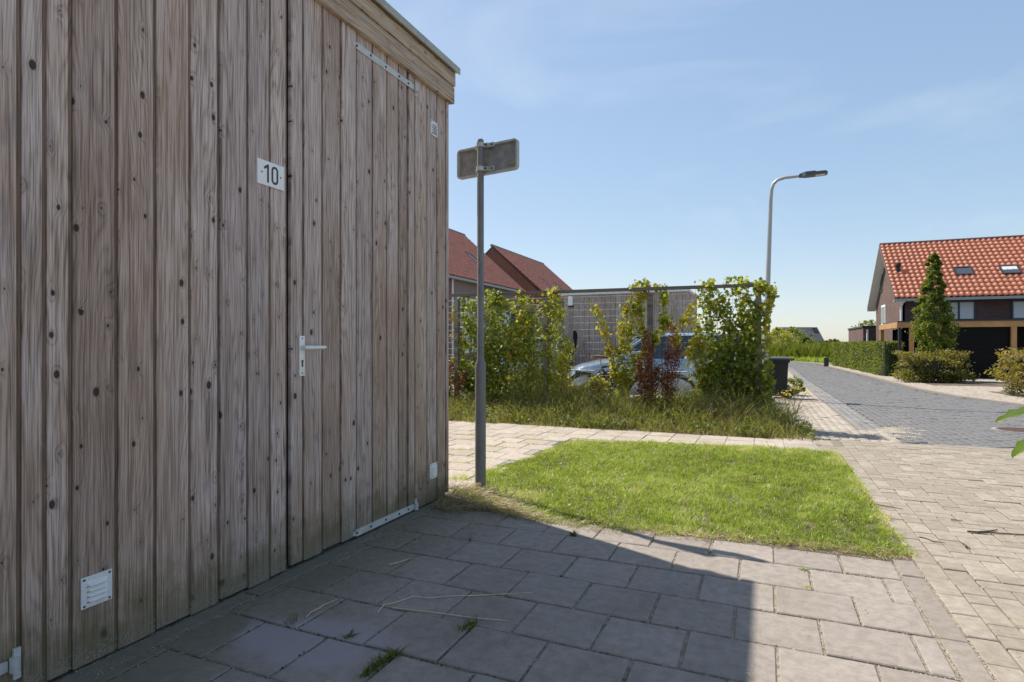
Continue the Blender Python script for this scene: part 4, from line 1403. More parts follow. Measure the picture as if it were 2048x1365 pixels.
# climbing plants on the fence: strands in fence coordinates
def climber(label, strands, stems, base_px, yel=0.0, dens=1.0, size=0.062, depth=0.09, thick=None, dark=0.0):
    b = on_fence(*base_px)
    t = thing('climbing_plant', label, 'climber', (b.x, b.y - 0.05, zg(b.y)), group='climbers on the wire fence')
    Ps, Ti, Sz = [], [], []
    for pts, wpx, num, ty in strands:
        pts = np.array(pts, float)
        seg = np.linalg.norm(np.diff(pts, axis=0), axis=1)
        cum = np.concatenate([[0], np.cumsum(seg)])
        s_ = RNG.uniform(0, cum[-1], int(num * dens))
        # clumping
        s_ = s_ + 8 * np.sin(s_ / 7.0 + RNG.uniform(0, 6))
        s_ = np.clip(s_, 0, cum[-1])
        px = np.interp(s_, cum, pts[:, 0]) + RNG.normal(0, wpx * 0.5, len(s_))
        py = np.interp(s_, cum, pts[:, 1]) + RNG.normal(0, wpx * 0.4 + 2, len(s_))
        for qx, qy in zip(px, py):
            p = on_fence(qx, qy)
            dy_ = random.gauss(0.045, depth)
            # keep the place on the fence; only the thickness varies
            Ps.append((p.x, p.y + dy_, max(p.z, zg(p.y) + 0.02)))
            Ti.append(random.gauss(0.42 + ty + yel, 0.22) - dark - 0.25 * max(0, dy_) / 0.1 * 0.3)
            Sz.append(size * random.uniform(0.55, 1.35))
    leaf_obj('foliage', Ps, np.array(Sz), np.array(Ti), LOBED, M['ivy'], t, (-0.15, -0.75, 0.35), 0.75)
    mb = MB()
    for pts in stems:
        q = [on_fence(*p) + Vector((0, 0.036, 0)) for p in pts]
        fine = []
        for a_, b_ in zip(q[:-1], q[1:]):
            for k in range(4):
                fine.append(a_.lerp(b_, k / 4) + Vector((random.gauss(0, 0.012), random.gauss(0, 0.006), random.gauss(0, 0.012))))
        fine.append(q[-1])
        fine[0].z = min(fine[0].z, zg(fine[0].y) - 0.02) if pts[0][1] > 800 else fine[0].z
        mb.tube(fine, list(np.linspace(0.007, 0.0025, len(fine))), 5)
    part('stem', mb, M['stem'], t, world=True)
    return t

climber('dense dark green ivy smothering the end post of the wire fence',
        [([(1500, 850), (1495, 770), (1497, 700)], 34, 1900, -0.14), ([(1455, 845), (1450, 760), (1445, 690)], 30, 1300, -0.10), ([(1500, 700), (1505, 650), (1517, 610)], 20, 620, 0.0), ([(1425, 800), (1425, 720), (1418, 640), (1405, 575)], 15, 560, 0.08),
         ([(1465, 690), (1455, 640), (1425, 595)], 22, 420, 0.04), ([(1490, 670), (1480, 620), (1500, 585)], 13, 230, 0.12), ([(1505, 578), (1520, 572), (1545, 582)], 8, 330, 0.10),
         ([(1546, 590), (1538, 620), (1533, 660), (1537, 690)], 6, 190, 0.30), ([(1440, 598), (1470, 582), (1500, 568), (1470, 562), (1450, 566)], 7, 190, 0.10), ([(1430, 572), (1418, 572), (1405, 570)], 7, 90, 0.12),
         ([(1530, 830), (1535, 780), (1533, 730)], 13, 330, -0.12), ([(1440, 850), (1515, 858)], 18, 420, -0.15), ([(1385, 720), (1400, 660), (1390, 640)], 12, 170, 0.22), ([(1400, 800), (1420, 760)], 18, 320, 0.05)],
        [[(1500, 850), (1495, 760), (1500, 680), (1515, 600), (1530, 572)], [(1455, 850), (1450, 740), (1425, 640), (1405, 575)], [(1425, 850), (1425, 720), (1460, 640), (1490, 566)], [(1530, 580), (1546, 600), (1538, 640), (1533, 690)]],
        (1500, 850), 0.02, 1.15, 0.050, 0.12)
climber('yellow-green hop vine looping over the rail in front of the grey shed',
        [([(1225, 760), (1240, 690), (1245, 640), (1262, 600), (1290, 590)], 12, 430, 0.26), ([(1290, 590), (1275, 610), (1285, 660), (1290, 720)], 10, 330, 0.12), ([(1180, 616), (1195, 625), (1207, 660), (1215, 700), (1225, 740)], 8, 250, 0.36),
         ([(1265, 575), (1280, 570), (1300, 572)], 8, 120, 0.18), ([(1310, 575), (1330, 578), (1327, 620), (1325, 660)], 7, 240, 0.05), ([(1300, 700), (1315, 660), (1345, 640)], 11, 260, 0.2),
         ([(1250, 700), (1262, 650), (1270, 610)], 10, 230, 0.27), ([(1345, 700), (1360, 650), (1375, 630), (1390, 610)], 10, 190, 0.27), ([(1240, 790), (1250, 740), (1280, 720)], 18, 480, 0.14),
         ([(1150, 800), (1180, 765), (1215, 775)], 14, 320, 0.27), ([(1380, 810), (1410, 775), (1400, 720)], 18, 450, 0.12), ([(1370, 700), (1390, 690), (1410, 700)], 13, 170, 0.3), ([(1190, 800), (1260, 805), (1400, 810)], 14, 480, 0.1)],
        [[(1230, 850), (1228, 760), (1240, 690), (1245, 640), (1262, 600), (1300, 575)], [(1215, 850), (1225, 740), (1207, 660), (1180, 616)], [(1290, 850), (1290, 720), (1280, 620), (1300, 574)], [(1325, 850), (1325, 700), (1328, 600), (1330, 575)], [(1390, 850), (1395, 740), (1360, 650), (1390, 600)]],
        (1260, 850), 0.08, 1.1, 0.048, 0.06)
climber('broad green climber covering the wire mesh around the second post',
        [([(1000, 810), (1000, 720), (992, 650), (985, 612)], 30, 1500, -0.04), ([(1050, 810), (1055, 720), (1052, 660), (1062, 625)], 28, 1400, 0.08), ([(1088, 810), (1096, 700), (1104, 640), (1100, 590)], 17, 900, 0.14),
         ([(955, 810), (970, 730), (965, 680)], 28, 1200, -0.08), ([(1045, 592), (1040, 610), (1050, 650)], 10, 200, 0.18), ([(975, 592), (990, 596), (1012, 615)], 12, 300, -0.04), ([(1120, 790), (1122, 720), (1135, 690)], 15, 420, 0.27),
         ([(1025, 720), (1030, 670)], 22, 420, 0.1), ([(1095, 582), (1105, 585), (1112, 600), (1118, 640)], 7, 150, 0.27), ([(950, 690), (945, 640), (955, 600)], 12, 330, 0.0), ([(1120, 805), (1160, 785)], 14, 300, 0.22), ([(960, 820), (1110, 815)], 15, 700, 0.05)],
        [[(1000, 850), (1000, 720), (985, 610)], [(1050, 850), (1055, 700), (1060, 600)], [(1090, 850), (1098, 700), (1102, 586)], [(965, 850), (970, 720), (950, 600)]],
        (1040, 850), 0.04, 1.35, 0.046, 0.13)
climber('thin yellowing climber on the fence post beside the plank shed',
        [([(928, 770), (926, 690), (930, 640), (928, 600)], 9, 330, 0.08), ([(906, 690), (906, 640), (905, 610)], 3, 50, 0.45), ([(905, 770), (910, 740), (905, 720)], 7, 130, 0.32), ([(935, 810), (930, 740)], 16, 420, -0.06), ([(905, 840), (925, 825)], 10, 200, 0.0)],
        [[(925, 850), (926, 700), (928, 600)], [(908, 850), (906, 700), (905, 606)]],
        (920, 850), 0.05, 1.2, 0.052, 0.07)

# rust-red dock plants
def dock(px, py, tips, label, num=900):
    b = on_fence(px, py)
    b.y -= 0.30
    b.z = zg(b.y)
    t = thing('dock_plant', label, 'weed', b, group='rust-red dock plants along the fence')
    mb = MB()
    Ps = []
    for tx, ty in tips:
        e = on_fence(tx, ty)
        e.y -= random.uniform(0.12, 0.30)
        mid = b.lerp(e, 0.5) + Vector((random.uniform(-0.03, 0.03), 0, 0))
        mb.tube([b + Vector((0, 0, -0.02)), mid, e], [0.006, 0.005, 0.002], 5)
        for k in range(int(num / len(tips))):
            s_ = random.uniform(0.28, 1.0) ** 0.8
            q = (b.lerp(mid, s_ * 2) if s_ < 0.5 else mid.lerp(e, s_ * 2 - 1))
            r = 0.062 * (1.1 - s_ * 0.7)
            Ps.append(q + Vector((random.gauss(0, r), random.gauss(0, r), random.gauss(0, 0.03))))
    part('stem', mb, M['redpetal'] if False else M['stem'], t, world=True)
    P = np.array([tuple(p) for p in Ps])
    leaf_obj('seed_heads', P, RNG.uniform(0.016, 0.040, len(P)), RNG.random(len(P)) ** 1.3, OVAL, M['redleaf'], t, kind='stuff')
    return t
dock(1300, 852, [(1297, 665), (1310, 690), (1285, 720), (1320, 730)], 'tall rust-red dock with dense seed heads in front of the car', 3400)
dock(1345, 852, [(1350, 655), (1338, 700), (1362, 690), (1330, 745)], 'rust-red dock leaning right with loose seed heads', 2800)
dock(912, 848, [(915, 725), (940, 745), (905, 745)], 'low rust-red dock beside the corner of the plank shed', 1800)
dock(1195, 850, [(1193, 760), (1205, 775)], 'small brown dock in the tall grass below the bicycle saddle', 260)

# overgrown grass strip under the fence
def strip_fill(n, ya, yb, xa=-6.2, xb=0.55):
    x = RNG.uniform(xa, xb, n)
    y = 8.78 + 0.035 * (x - FRX) + RNG.uniform(ya, yb, n)
    return x, y
sheet('verge', [(-6.5, 7.42), (-1.0, 7.60), (0.15, 7.68), (0.48, 7.78), (0.42, 8.3), (0.30, 9.05), (-6.5, 8.80)], -0.006, M['soil'])
x, y = strip_fill(23000, -1.10, 0.25)
clump = fbm(x, y, 4.0, 21)
front = np.clip((y - (8.78 + 0.035 * (x - FRX)) + 1.1) / 1.0, 0, 1)
rt = np.clip((x - 0.10) / 0.45, 0, 1)
hh = (0.08 + 0.50 * front ** 1.2) * (1 + 0.45 * clump) * RNG.uniform(0.5, 1.35, len(x)) * (1 - 0.45 * rt)
keep = (clump > -0.75) & (y > 7.60 + 0.035 * x) & ~((x > 0.30) & (y > 8.5))
P = np.column_stack([x, y, np.array([zg(q) for q in y]) - 0.01])[keep]
tt = (0.46 + 0.34 * fbm(x, y, 3.0, 22) + RNG.normal(0, 0.16, len(x)))[keep]
tt = np.where(RNG.random(len(tt)) < 0.44, RNG.uniform(0.64, 1, len(tt)), tt)
tg = link('tall_grass', blades_mesh('tall_grass', P, np.clip(hh[keep], 0.05, 0.95), 0.006, 0.75, tt, 3), None, M['tallgrass'])
x2, y2 = strip_fill(7000, -1.05, 0.2)
cl2 = fbm(x2, y2, 6.0, 25)
fr2 = np.clip((y2 - (8.78 + 0.035 * (x2 - FRX)) + 1.1) / 1.0, 0, 1)
k2 = (cl2 > 0.15) & (y2 > 7.66 + 0.035 * x2) & ~((x2 > 0.30) & (y2 > 8.5))
P2 = np.column_stack([x2, y2, np.array([zg(q) for q in y2]) - 0.01])[k2]
h2 = ((0.22 + 0.40 * fr2) * RNG.uniform(0.6, 1.3, len(x2)))[k2]
lb = link('arching_grass', blades_mesh('arching_grass', P2, h2, 0.009, 1.35, np.clip(0.30 + 0.25 * cl2 + RNG.normal(0, 0.22, len(x2)), 0, 1)[k2], 4), None, M['tallgrass'])
tag(lb, 'long arching grass blades hanging over the tiled path', 'grass', kind='stuff')
x3, y3 = strip_fill(9000, -0.95, 0.2)
k3 = (fbm(x3, y3, 5.0, 28) > -0.3) & (y3 > 7.72 + 0.035 * x3) & ~((x3 > 0.28) & (y3 > 8.5))
P3_ = np.column_stack([x3, y3, RNG.uniform(0.0, 0.22, len(x3)) + np.array([zg(q) for q in y3])])[k3]
ug = leaf_obj('undergrowth', P3_, RNG.uniform(0.02, 0.05, len(P3_)), RNG.uniform(0.0, 1.0, len(P3_)) ** 2.2, OVAL, M['weed'], None)
tag(ug, 'dark leafy undergrowth between the tall grass under the fence', 'undergrowth', kind='stuff')
tag(tg, 'overgrown tangle of tall green and straw-coloured grass under the wire fence', 'grass', kind='stuff')
# low broad leaves at the foot of the strip
x, y = strip_fill(5200, -1.12, -0.1)
keep = (fbm(x, y, 5.0, 31) > 0.05) & (y > 7.62 + 0.035 * x)
P = np.column_stack([x, y, RNG.uniform(0.01, 0.14, len(x)) + np.array([zg(q) for q in y])])[keep]
wl_o = leaf_obj('ground_weeds', P, RNG.uniform(0.03, 0.075, len(P)), RNG.uniform(0.1, 0.65, len(P)), OVAL, M['weed'], None, (0, -0.3, 1), 0.6)
tag(wl_o, 'low leafy weeds along the edge of the tiled path', 'weeds', kind='stuff')
# sedge clumps
for px, py, n, h, lab, lo, hi in ((1180, 848, 70, 0.34, 'pale straw-coloured grass clump standing at the path edge', 0.6, 1.0), (1325, 846, 170, 0.42, 'arching bright green sedge clump under the fence middle', 0.25, 0.6),
                                  (1462, 858, 140, 0.34, 'arching green sedge clump at the foot of the ivy', 0.2, 0.6), (1085, 838, 90, 0.36, 'yellow-green grass clump near the second fence post', 0.4, 0.8), (1600, 868, 120, 0.16, 'low grass clump at the pavement corner', 0.3, 0.9),
                                  (1560, 862, 150, 0.30, 'sandy dry grass clump at the end of the verge', 0.5, 1.0), (1535, 840, 160, 0.36, 'tall mixed grass clump beside the ivy-covered post', 0.3, 0.9)):
    b = on_ground(px, py)
    P = np.zeros((n, 3))
    P[:, :2] = RNG.normal(0, 0.045, (n, 2))
    P[:, 2] = -0.01
    o = link('grass_clump', blades_mesh('grass_clump', P, RNG.uniform(0.5, 1.15, n) * h, 0.007, 1.15, RNG.uniform(lo, hi, n), 4), None, M['tallgrass'])
    o.location = b
    tag(o, lab, 'grass clump', 'grass clumps along the fence verge')

# grass tufts around the sign post and shed corner
for px, py, n, h, lab in ((918, 960, 160, 0.075, 'ragged grass tuft in the path beside the shed corner'), (985, 985, 200, 0.10, 'longer grass tuft at the foot of the sign post'), (925, 985, 160, 0.08, 'yellowing grass tuft between shed corner and sign post'), (1075, 1030, 120, 0.06, 'weedy tuft at the front edge of the lawn')):
    b = on_ground(px, py)
    P = np.zeros((n, 3))
    P[:, :2] = np.clip(RNG.normal(0, 0.05, (n, 2)), -0.09, 0.09)
    P[:, 2] = -0.01
    o = link('grass_tuft', blades_mesh('grass_tuft', P, RNG.uniform(0.3, 1.2, n) * h, 0.004, 0.8, RNG.uniform(0.3, 1.0, n), 3), None, M['grass'])
    o.location = b
    tag(o, lab, 'grass tuft', 'grass tufts round the lawn')

# yellow flowers and bush at the bins
def flower(px, py, h, label):
    b = on_ground(px, py)
    t = thing('yellow_flower', label, 'flower', b, group='yellow wild flowers by the pavement')
    mb, fb = MB(), MB()
    for k in range(5):
        e = Vector((random.gauss(0, 0.09), random.gauss(0, 0.05), h * random.uniform(0.85, 1.1)))
        mb.tube([(0, 0, -0.01), (e.x * 0.4, e.y * 0.4, e.z * 0.55), e], [0.004, 0.003, 0.002], 5)
        for q in range(9):
            c = e + Vector((random.gauss(0, 0.03), random.gauss(0, 0.03), random.gauss(0, 0.01)))
            r = random.uniform(0.008, 0.014)
            fb.add([(c.x + r * cos(a), c.y + r * sin(a), c.z + (0.004 if i % 2 else 0)) for i, a in enumerate(np.linspace(0, 2 * pi, 9)[:-1])] + [(c.x, c.y, c.z + 0.006)],
                   [(i, (i + 1) % 8, 8) for i in range(8)])
    part('stem', mb, M['stem'], t)
    part('flower_heads', fb, M['flower'], t)['kind'] = 'stuff'
flower(1588, 812, 0.36, 'yellow ragwort in full bloom beside the wheelie bin')
flower(1592, 832, 0.40, 'yellow ragwort on tall stems in front of the other ragwort')
flower(1578, 838, 0.36, 'drooping yellow wild flower in the dry grass')

def bush(name, label, cat, base, rx, ry, h, n, size, mat, z0=0.05, tlo=0.2, thi=0.8, group=None, shape='dome', core=True, tmpl=OVAL):
    t = thing(name, label, cat, base, group=group)
    d = RNG.normal(0, 1, (n, 3))
    d /= np.linalg.norm(d, axis=1, keepdims=True)
    r = RNG.uniform(0.55, 1.0, n) ** 0.5
    lump = 1 + 0.16 * np.sin(d[:, 0] * 5 + 1) * np.sin(d[:, 1] * 6 + 2) + 0.14 * np.sin(d[:, 2] * 7 + d[:, 0] * 4) + RNG.normal(0, 0.05, n)
    if shape == 'box':
        d = np.sign(d) * np.abs(d) ** 0.55
        d /= np.max(np.abs(d), axis=1, keepdims=True) ** 0.7
    P = d * (r * lump)[:, None] * np.array([rx, ry, h / 2]) + np.array([0, 0, h / 2 + z0])
    P = P[P[:, 2] > 0.02]
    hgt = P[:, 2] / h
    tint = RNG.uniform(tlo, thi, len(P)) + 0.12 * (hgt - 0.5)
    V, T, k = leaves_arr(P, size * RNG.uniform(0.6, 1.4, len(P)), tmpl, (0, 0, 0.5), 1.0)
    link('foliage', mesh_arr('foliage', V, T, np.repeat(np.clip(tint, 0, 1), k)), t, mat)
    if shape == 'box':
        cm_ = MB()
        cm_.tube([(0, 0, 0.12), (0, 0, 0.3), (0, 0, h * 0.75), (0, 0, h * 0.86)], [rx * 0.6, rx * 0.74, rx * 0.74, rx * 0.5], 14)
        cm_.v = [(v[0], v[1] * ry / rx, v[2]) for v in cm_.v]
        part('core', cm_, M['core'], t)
    mb = MB()
    for k in range(7):
        a = random.uniform(0, 2 * pi)
        e = Vector((rx * 0.6 * cos(a), ry * 0.6 * sin(a), h * random.uniform(0.5, 0.9)))
        mb.tube([(random.gauss(0, 0.04), random.gauss(0, 0.04), -0.03), (e.x * 0.4, e.y * 0.4, e.z * 0.5), e], [0.02 * h + 0.004, 0.014 * h + 0.002, 0.004], 5)
    part('stems', mb, M['bark'], t)
    return t
bush('weed_bush', 'dark green weed bush growing between wheelie bin and pavement', 'bush', on_ground(1582, 791), 0.30, 0.30, 0.42, 1500, 0.05, M['weed'], 0.0, 0.1, 0.6)

# ------------------------------------------------------------------ wheelie bins
def wheelie(loc, rz, label, lidmat):
    t = thing('wheelie_bin', label, 'bin', loc, rz, 'wheelie bins by the fence end')
    mb = MB()
    def ring(w, d, z, yo=0.0):
        return [(x_, y_ + yo, z) for x_, y_ in rounded(w, d, 0.05, 4)]
    rs = [ring(0.42, 0.44, 0.06), ring(0.43, 0.46, 0.30, -0.005), ring(0.47, 0.52, 0.86, -0.01), ring(0.52, 0.58, 0.875, -0.01), ring(0.525, 0.585, 0.94, -0.01)]
    n = len(rs[0])
    for r in rs: mb.v += r
    for i in range(len(rs) - 1):
        for k in range(n):
            k2 = (k + 1) % n
            mb.f.append((i * n + k, i * n + k2, (i + 1) * n + k2, (i + 1) * n + k))
    mb.f.append(tuple(range(n))[::-1])
    mb.f.append(tuple(range((len(rs) - 1) * n, len(rs) * n)))
    for s_ in (-0.12, 0.0, 0.12):
        mb.box(s_ - 0.012, s_ + 0.012, -0.262, -0.225, 0.3, 0.85)
    part('body', mb, M['binplastic'], t, smooth=True)
    lid = MB()
    rs = [[(x_, y_ - 0.01, 0.942) for x_, y_ in rounded(0.55, 0.61, 0.06, 4)], [(x_, y_ - 0.01, 0.975) for x_, y_ in rounded(0.54, 0.60, 0.07, 4)], [(x_, y_, 1.0) for x_, y_ in rounded(0.40, 0.42, 0.08, 4)]]
    n = len(rs[0])
    for r in rs: lid.v += r
    for i in range(2):
        for k in range(n):
            k2 = (k + 1) % n
            lid.f.append((i * n + k, i * n + k2, (i + 1) * n + k2, (i + 1) * n + k))
    lid.f.append(tuple(range(2 * n, 3 * n)))
    lid.f.append(tuple(range(n))[::-1])
    part('lid', lid, lidmat, t, smooth=True)
    hd = MB().tube([(-0.2, 0.30, 0.93), (-0.2, 0.37, 0.96), (0.2, 0.37, 0.96), (0.2, 0.30, 0.93)], 0.022, 8)
    part('handle', hd, M['binplastic'], t, smooth=True)
    for s_ in (-1, 1):
        w = MB().tube([(s_ * 0.225, 0.23, 0.10), (s_ * 0.275, 0.23, 0.10)], 0.10, 18)
        part('wheel', w, M['tyre'], t, smooth=True)
    return t
b1 = on_ground(1552, 796)
wheelie(b1, radians(-80), 'dark grey wheelie bin standing at the edge of the pavement', M['binlid']).scale = (0.9, 0.9, 0.92)
b2 = Vector((b1.x - 0.62, b1.y + 0.35, zg(b1.y)))
wheelie(b2, radians(-95), 'dark wheelie bin half hidden behind the ivy-covered fence post', M['binplastic'])
ct = on_ground(1527, 796)
cw = MB()
cw.tube([(ct.x, ct.y, ct.z), (ct.x, ct.y, ct.z + 0.03), (ct.x, ct.y, ct.z + 0.16), (ct.x, ct.y, ct.z + 0.17)], [0.075, 0.10, 0.115, 0.12], 16)
solo('flower_pot', cw, M['redpetal'], 'small red plastic pot on the ground behind the ivy post', 'pot', smooth=True)

# ------------------------------------------------------------------ street lamp
lb = on_Y(1531, 700, 14.2)
lz = zg(14.2)
lamp = thing('street_lamp', 'tall grey street lamp with curved arm and flat dark lamp head', 'street lamp', (lb.x, 14.2, lz))
topp = on_Y(1541, 390, 14.2)
arm_pts = [on_Y(px, py, 14.2) for px, py in ((1531, 700), (1541.5, 400), (1543, 380), (1547, 368), (1556, 360), (1570, 356), (1600, 352.5))]
pts = [Vector((lb.x - 0.02, 14.2, lz - 0.05))] + arm_pts
mb = MB().tube(pts, [0.075, 0.062, 0.040, 0.038, 0.036, 0.034, 0.032, 0.030], 14)
part('pole', mb, M['lamppole'], lamp, smooth=True, world=True)
h0, h1 = on_Y(1598, 353, 14.2), on_Y(1655, 345.5, 14.2)
ax = (h1 - h0).normalized()
up = Vector((0, 1, 0)).cross(ax).normalized() * -1
if up.z < 0: up = -up
hm = MB()
def hpt(s_, w, z_):
    q = h0 + ax * s_ + up * z_
    return (q.x, q.y + w, q.z)
Lh = (h1 - h0).length
secs = [(0.0, 0.04, 0.035), (0.06, 0.06, 0.055), (0.12, 0.11, 0.06), (Lh * 0.55, 0.12, 0.055), (Lh * 0.6, 0.125, 0.035), (Lh * 0.93, 0.12, 0.03), (Lh, 0.07, 0.015)]
for s_, w, tz in secs:
    hm.v += [hpt(s_, -w, -0.03), hpt(s_, w, -0.03), hpt(s_, w * 0.85, tz), hpt(s_, -w * 0.85, tz)]
for i in range(len(secs) - 1):
    for k in range(4):
        k2 = (k + 1) % 4
        hm.f.append((4 * i + k, 4 * i + k2, 4 * i + 4 + k2, 4 * i + 4 + k))
hm.f += [(0, 1, 2, 3), tuple(range(4 * len(secs) - 4, 4 * len(secs)))]
part('lamp_head', hm, M['lampgrey'], lamp, world=True)
dm = MB().add([hpt(Lh * 0.58, -0.09, -0.033), hpt(Lh * 0.58, 0.09, -0.033), hpt(Lh * 0.92, 0.085, -0.033), hpt(Lh * 0.92, -0.085, -0.033)], [(0, 1, 2, 3)])
part('diffuser', dm, M['led'], lamp, world=True)
q = on_Y(1537, 594, 14.2)
part('bracket_sign', MB().box(q.x - 0.02, q.x + 0.22, 14.02, 14.38, q.z - 0.012, q.z + 0.012), M['lampgrey'], lamp, world=True)

# ------------------------------------------------------------------ cars behind the fence
def car(loc, rz, label, paint, L=4.3, Hh=1.46):
    t = thing('parked_car', label, 'car', loc, rz, 'cars parked behind the wire fence')
    k = Hh / 1.46
    # stations from the nose (x=+L/2) to the tail
    st = [(-0.50, 0.40, 0.72, 0.62), (-0.485, 0.28, 0.80, 0.76), (-0.44, 0.20, 0.93, 0.83), (-0.36, 0.18, 0.955, 0.87), (-0.10, 0.18, 0.955, 0.885), (0.16, 0.18, 0.94, 0.885), (0.23, 0.18, 0.93, 0.875),
          (0.34, 0.18, 0.85, 0.86), (0.43, 0.20, 0.77, 0.82), (0.475, 0.24, 0.69, 0.74), (0.497, 0.34, 0.58, 0.60)]
    body = MB()
    n = 12
    for fx, zb, zt_, hw in st:
        zt_ *= k
        pr = [(-hw * 0.90, zb), (-hw * 0.985, zb + 0.12), (-hw, (zb + zt_) / 2), (-hw * 0.985, zt_ - 0.10), (-hw * 0.93, zt_ - 0.02), (-hw * 0.6, zt_ + 0.012), (hw * 0.6, zt_ + 0.012), (hw * 0.93, zt_ - 0.02),
              (hw * 0.985, zt_ - 0.10), (hw, (zb + zt_) / 2), (hw * 0.985, zb + 0.12), (hw * 0.90, zb)]
        body.v += [(fx * L, y_, z_) for y_, z_ in pr]
    for i in range(len(st) - 1):
        for q in range(n):
            q2 = (q + 1) % n
            body.f.append((i * n + q, i * n + q2, (i + 1) * n + q2, (i + 1) * n + q))
    body.f += [tuple(range(n)), tuple(range((len(st) - 1) * n, len(st) * n))]
    part('body', body, paint, t, smooth=True)
    # greenhouse: glass shell with painted roof and pillars
    zb_, zr = 0.945 * k, Hh
    low = [(-0.455, 0.74), (-0.30, 0.80), (0.05, 0.81), (0.245, 0.78)]
    top_ = [(-0.40, 0.58), (-0.30, 0.615), (-0.02, 0.625), (0.085, 0.60)]
    g = MB()
    for (fx, hw), (tx, tw) in zip(low, top_):
        g.v += [(fx * L, -hw, zb_ - 0.03), (tx * L, -tw, zr - 0.05), (tx * L, tw, zr - 0.05), (fx * L, hw, zb_ - 0.03)]
    for i in range(3):
        for q in range(3):
            g.f.append((4 * i + q, 4 * i + q + 1, 4 * i + 5 + q, 4 * i + 4 + q))
    g.f += [(0, 1, 2, 3), (12, 13, 14, 15)]
    part('glass', g, M['carglass'], t)
    rf = MB()
    rs = [(-0.415, 0.56, zr - 0.055), (-0.36, 0.60, zr - 0.012), (-0.20, 0.62, zr + 0.004), (-0.02, 0.625, zr), (0.07, 0.60, zr - 0.03), (0.10, 0.585, zr - 0.06)]
    for fx, hw, z_ in rs:
        rf.v += [(fx * L, -hw - 0.02, z_ - 0.06), (fx * L, -hw * 0.86, z_), (fx * L, hw * 0.86, z_), (fx * L, hw + 0.02, z_ - 0.06)]
    for i in range(len(rs) - 1):
        for q in range(3):
            rf.f.append((4 * i + q, 4 * i + q + 1, 4 * i + 5 + q, 4 * i + 4 + q))
        rf.f.append((4 * i + 3, 4 * i, 4 * i + 4, 4 * i + 7))
    part('roof', rf, paint, t, smooth=True)
    for s_ in (-1, 1):
        pm_ = MB()
        pm_.tube([(0.25 * L, s_ * 0.785, zb_ - 0.03), (0.17 * L, s_ * 0.70, zb_ + 0.25 * k), (0.09 * L, s_ * 0.612, zr - 0.06)], 0.030, 6)
        part('pillar', pm_, paint, t, smooth=True)
        pm_ = MB()
        pm_.tube([(-0.455 * L, s_ * 0.745, zb_ - 0.03), (-0.405 * L, s_ * 0.59, zr - 0.06)], 0.055, 6)
        part('pillar', pm_, paint, t, smooth=True)
        bp = MB().tube([(-0.06 * L, s_ * 0.808, zb_ - 0.03), (-0.07 * L, s_ * 0.63, zr - 0.06)], 0.028, 6)
        part('window_pillar', bp, M['black'], t)
        bp = MB()
        bp.tube([(-0.30 * L, s_ * 0.803, zb_ - 0.03), (-0.31 * L, s_ * 0.618, zr - 0.06)], 0.028, 6)
        part('window_pillar', bp, M['black'], t)
        mr = MB().box(0.19 * L, 0.22 * L, min(s_ * 0.80, s_ * 1.0), max(s_ * 0.80, s_ * 1.0), zb_ - 0.02, zb_ + 0.11, 0.02)
        part('mirror', mr, paint, t, smooth=True)
        hl = MB().box(0.425 * L, 0.478 * L, min(s_ * 0.50, s_ * 0.765), max(s_ * 0.50, s_ * 0.765), 0.56 * k, 0.70 * k, 0.03)
        part('headlight', hl, M['skyglass'], t, smooth=True)
        tl = MB().box(-0.499 * L, -0.45 * L, min(s_ * 0.62, s_ * 0.80), max(s_ * 0.62, s_ * 0.80), 0.60 * k, 0.86 * k, 0.02)
        part('tail_light', tl, M['redpetal'], t, smooth=True)
        for fx in (-0.30, 0.305):
            w = MB()
            w.torus((fx * L, s_ * 0.80, 0.315), 0.235, 0.085, 'y', 24, 8)
            wo = part('wheel', w, M['tyre'], t, smooth=True)
            r_ = MB()
            for sp_ in range(5):
                a = 2 * pi * sp_ / 5
                r_.tube([(fx * L, s_ * 0.855, 0.315), (fx * L + 0.19 * cos(a), s_ * 0.86, 0.315 + 0.19 * sin(a))], 0.028, 5)
            r_.torus((fx * L, s_ * 0.845, 0.315), 0.20, 0.022, 'y', 20, 6)
            part('rim', r_, M['galv'], wo)
            ar = MB()
            ar.tube([(fx * L, s_ * 0.70, 0.33), (fx * L, s_ * 0.893, 0.33)], 0.345, 24)
            part('wheel_arch', ar, M['black'], t)
        dl = MB().box(-0.12 * L, -0.085 * L, min(s_ * 0.875, s_ * 0.91), max(s_ * 0.875, s_ * 0.91), 0.78 * k, 0.81 * k)
        part('door_handle', dl, paint, t)
    gr = MB().box(0.47 * L, 0.5005 * L, -0.45, 0.45, 0.34, 0.46, 0.02)
    part('grille', gr, M['black'], t)
    part('number_plate', MB().box(0.499 * L, 0.506 * L, -0.26, 0.26, 0.46, 0.56), M['flower'], t)
    return t
nose = at_depth(1138, 740, 13.0)
tail_dir = Vector((cos(radians(21)), sin(radians(21)), 0))
cc = Vector((nose.x, nose.y, 0)) + tail_dir * 1.95
car((cc.x, cc.y, zg(cc.y) - 0.035), radians(21) + pi, 'silver-blue estate car parked behind the wire fence with its nose left', M['paint_silver'], 3.9)
dc = at_depth(1070, 700, 15.0)
car((dc.x, dc.y, zg(dc.y) - 0.035), radians(100) + pi, 'dark blue car behind the broad green climber', M['paint_dark'], 4.1, 1.42)

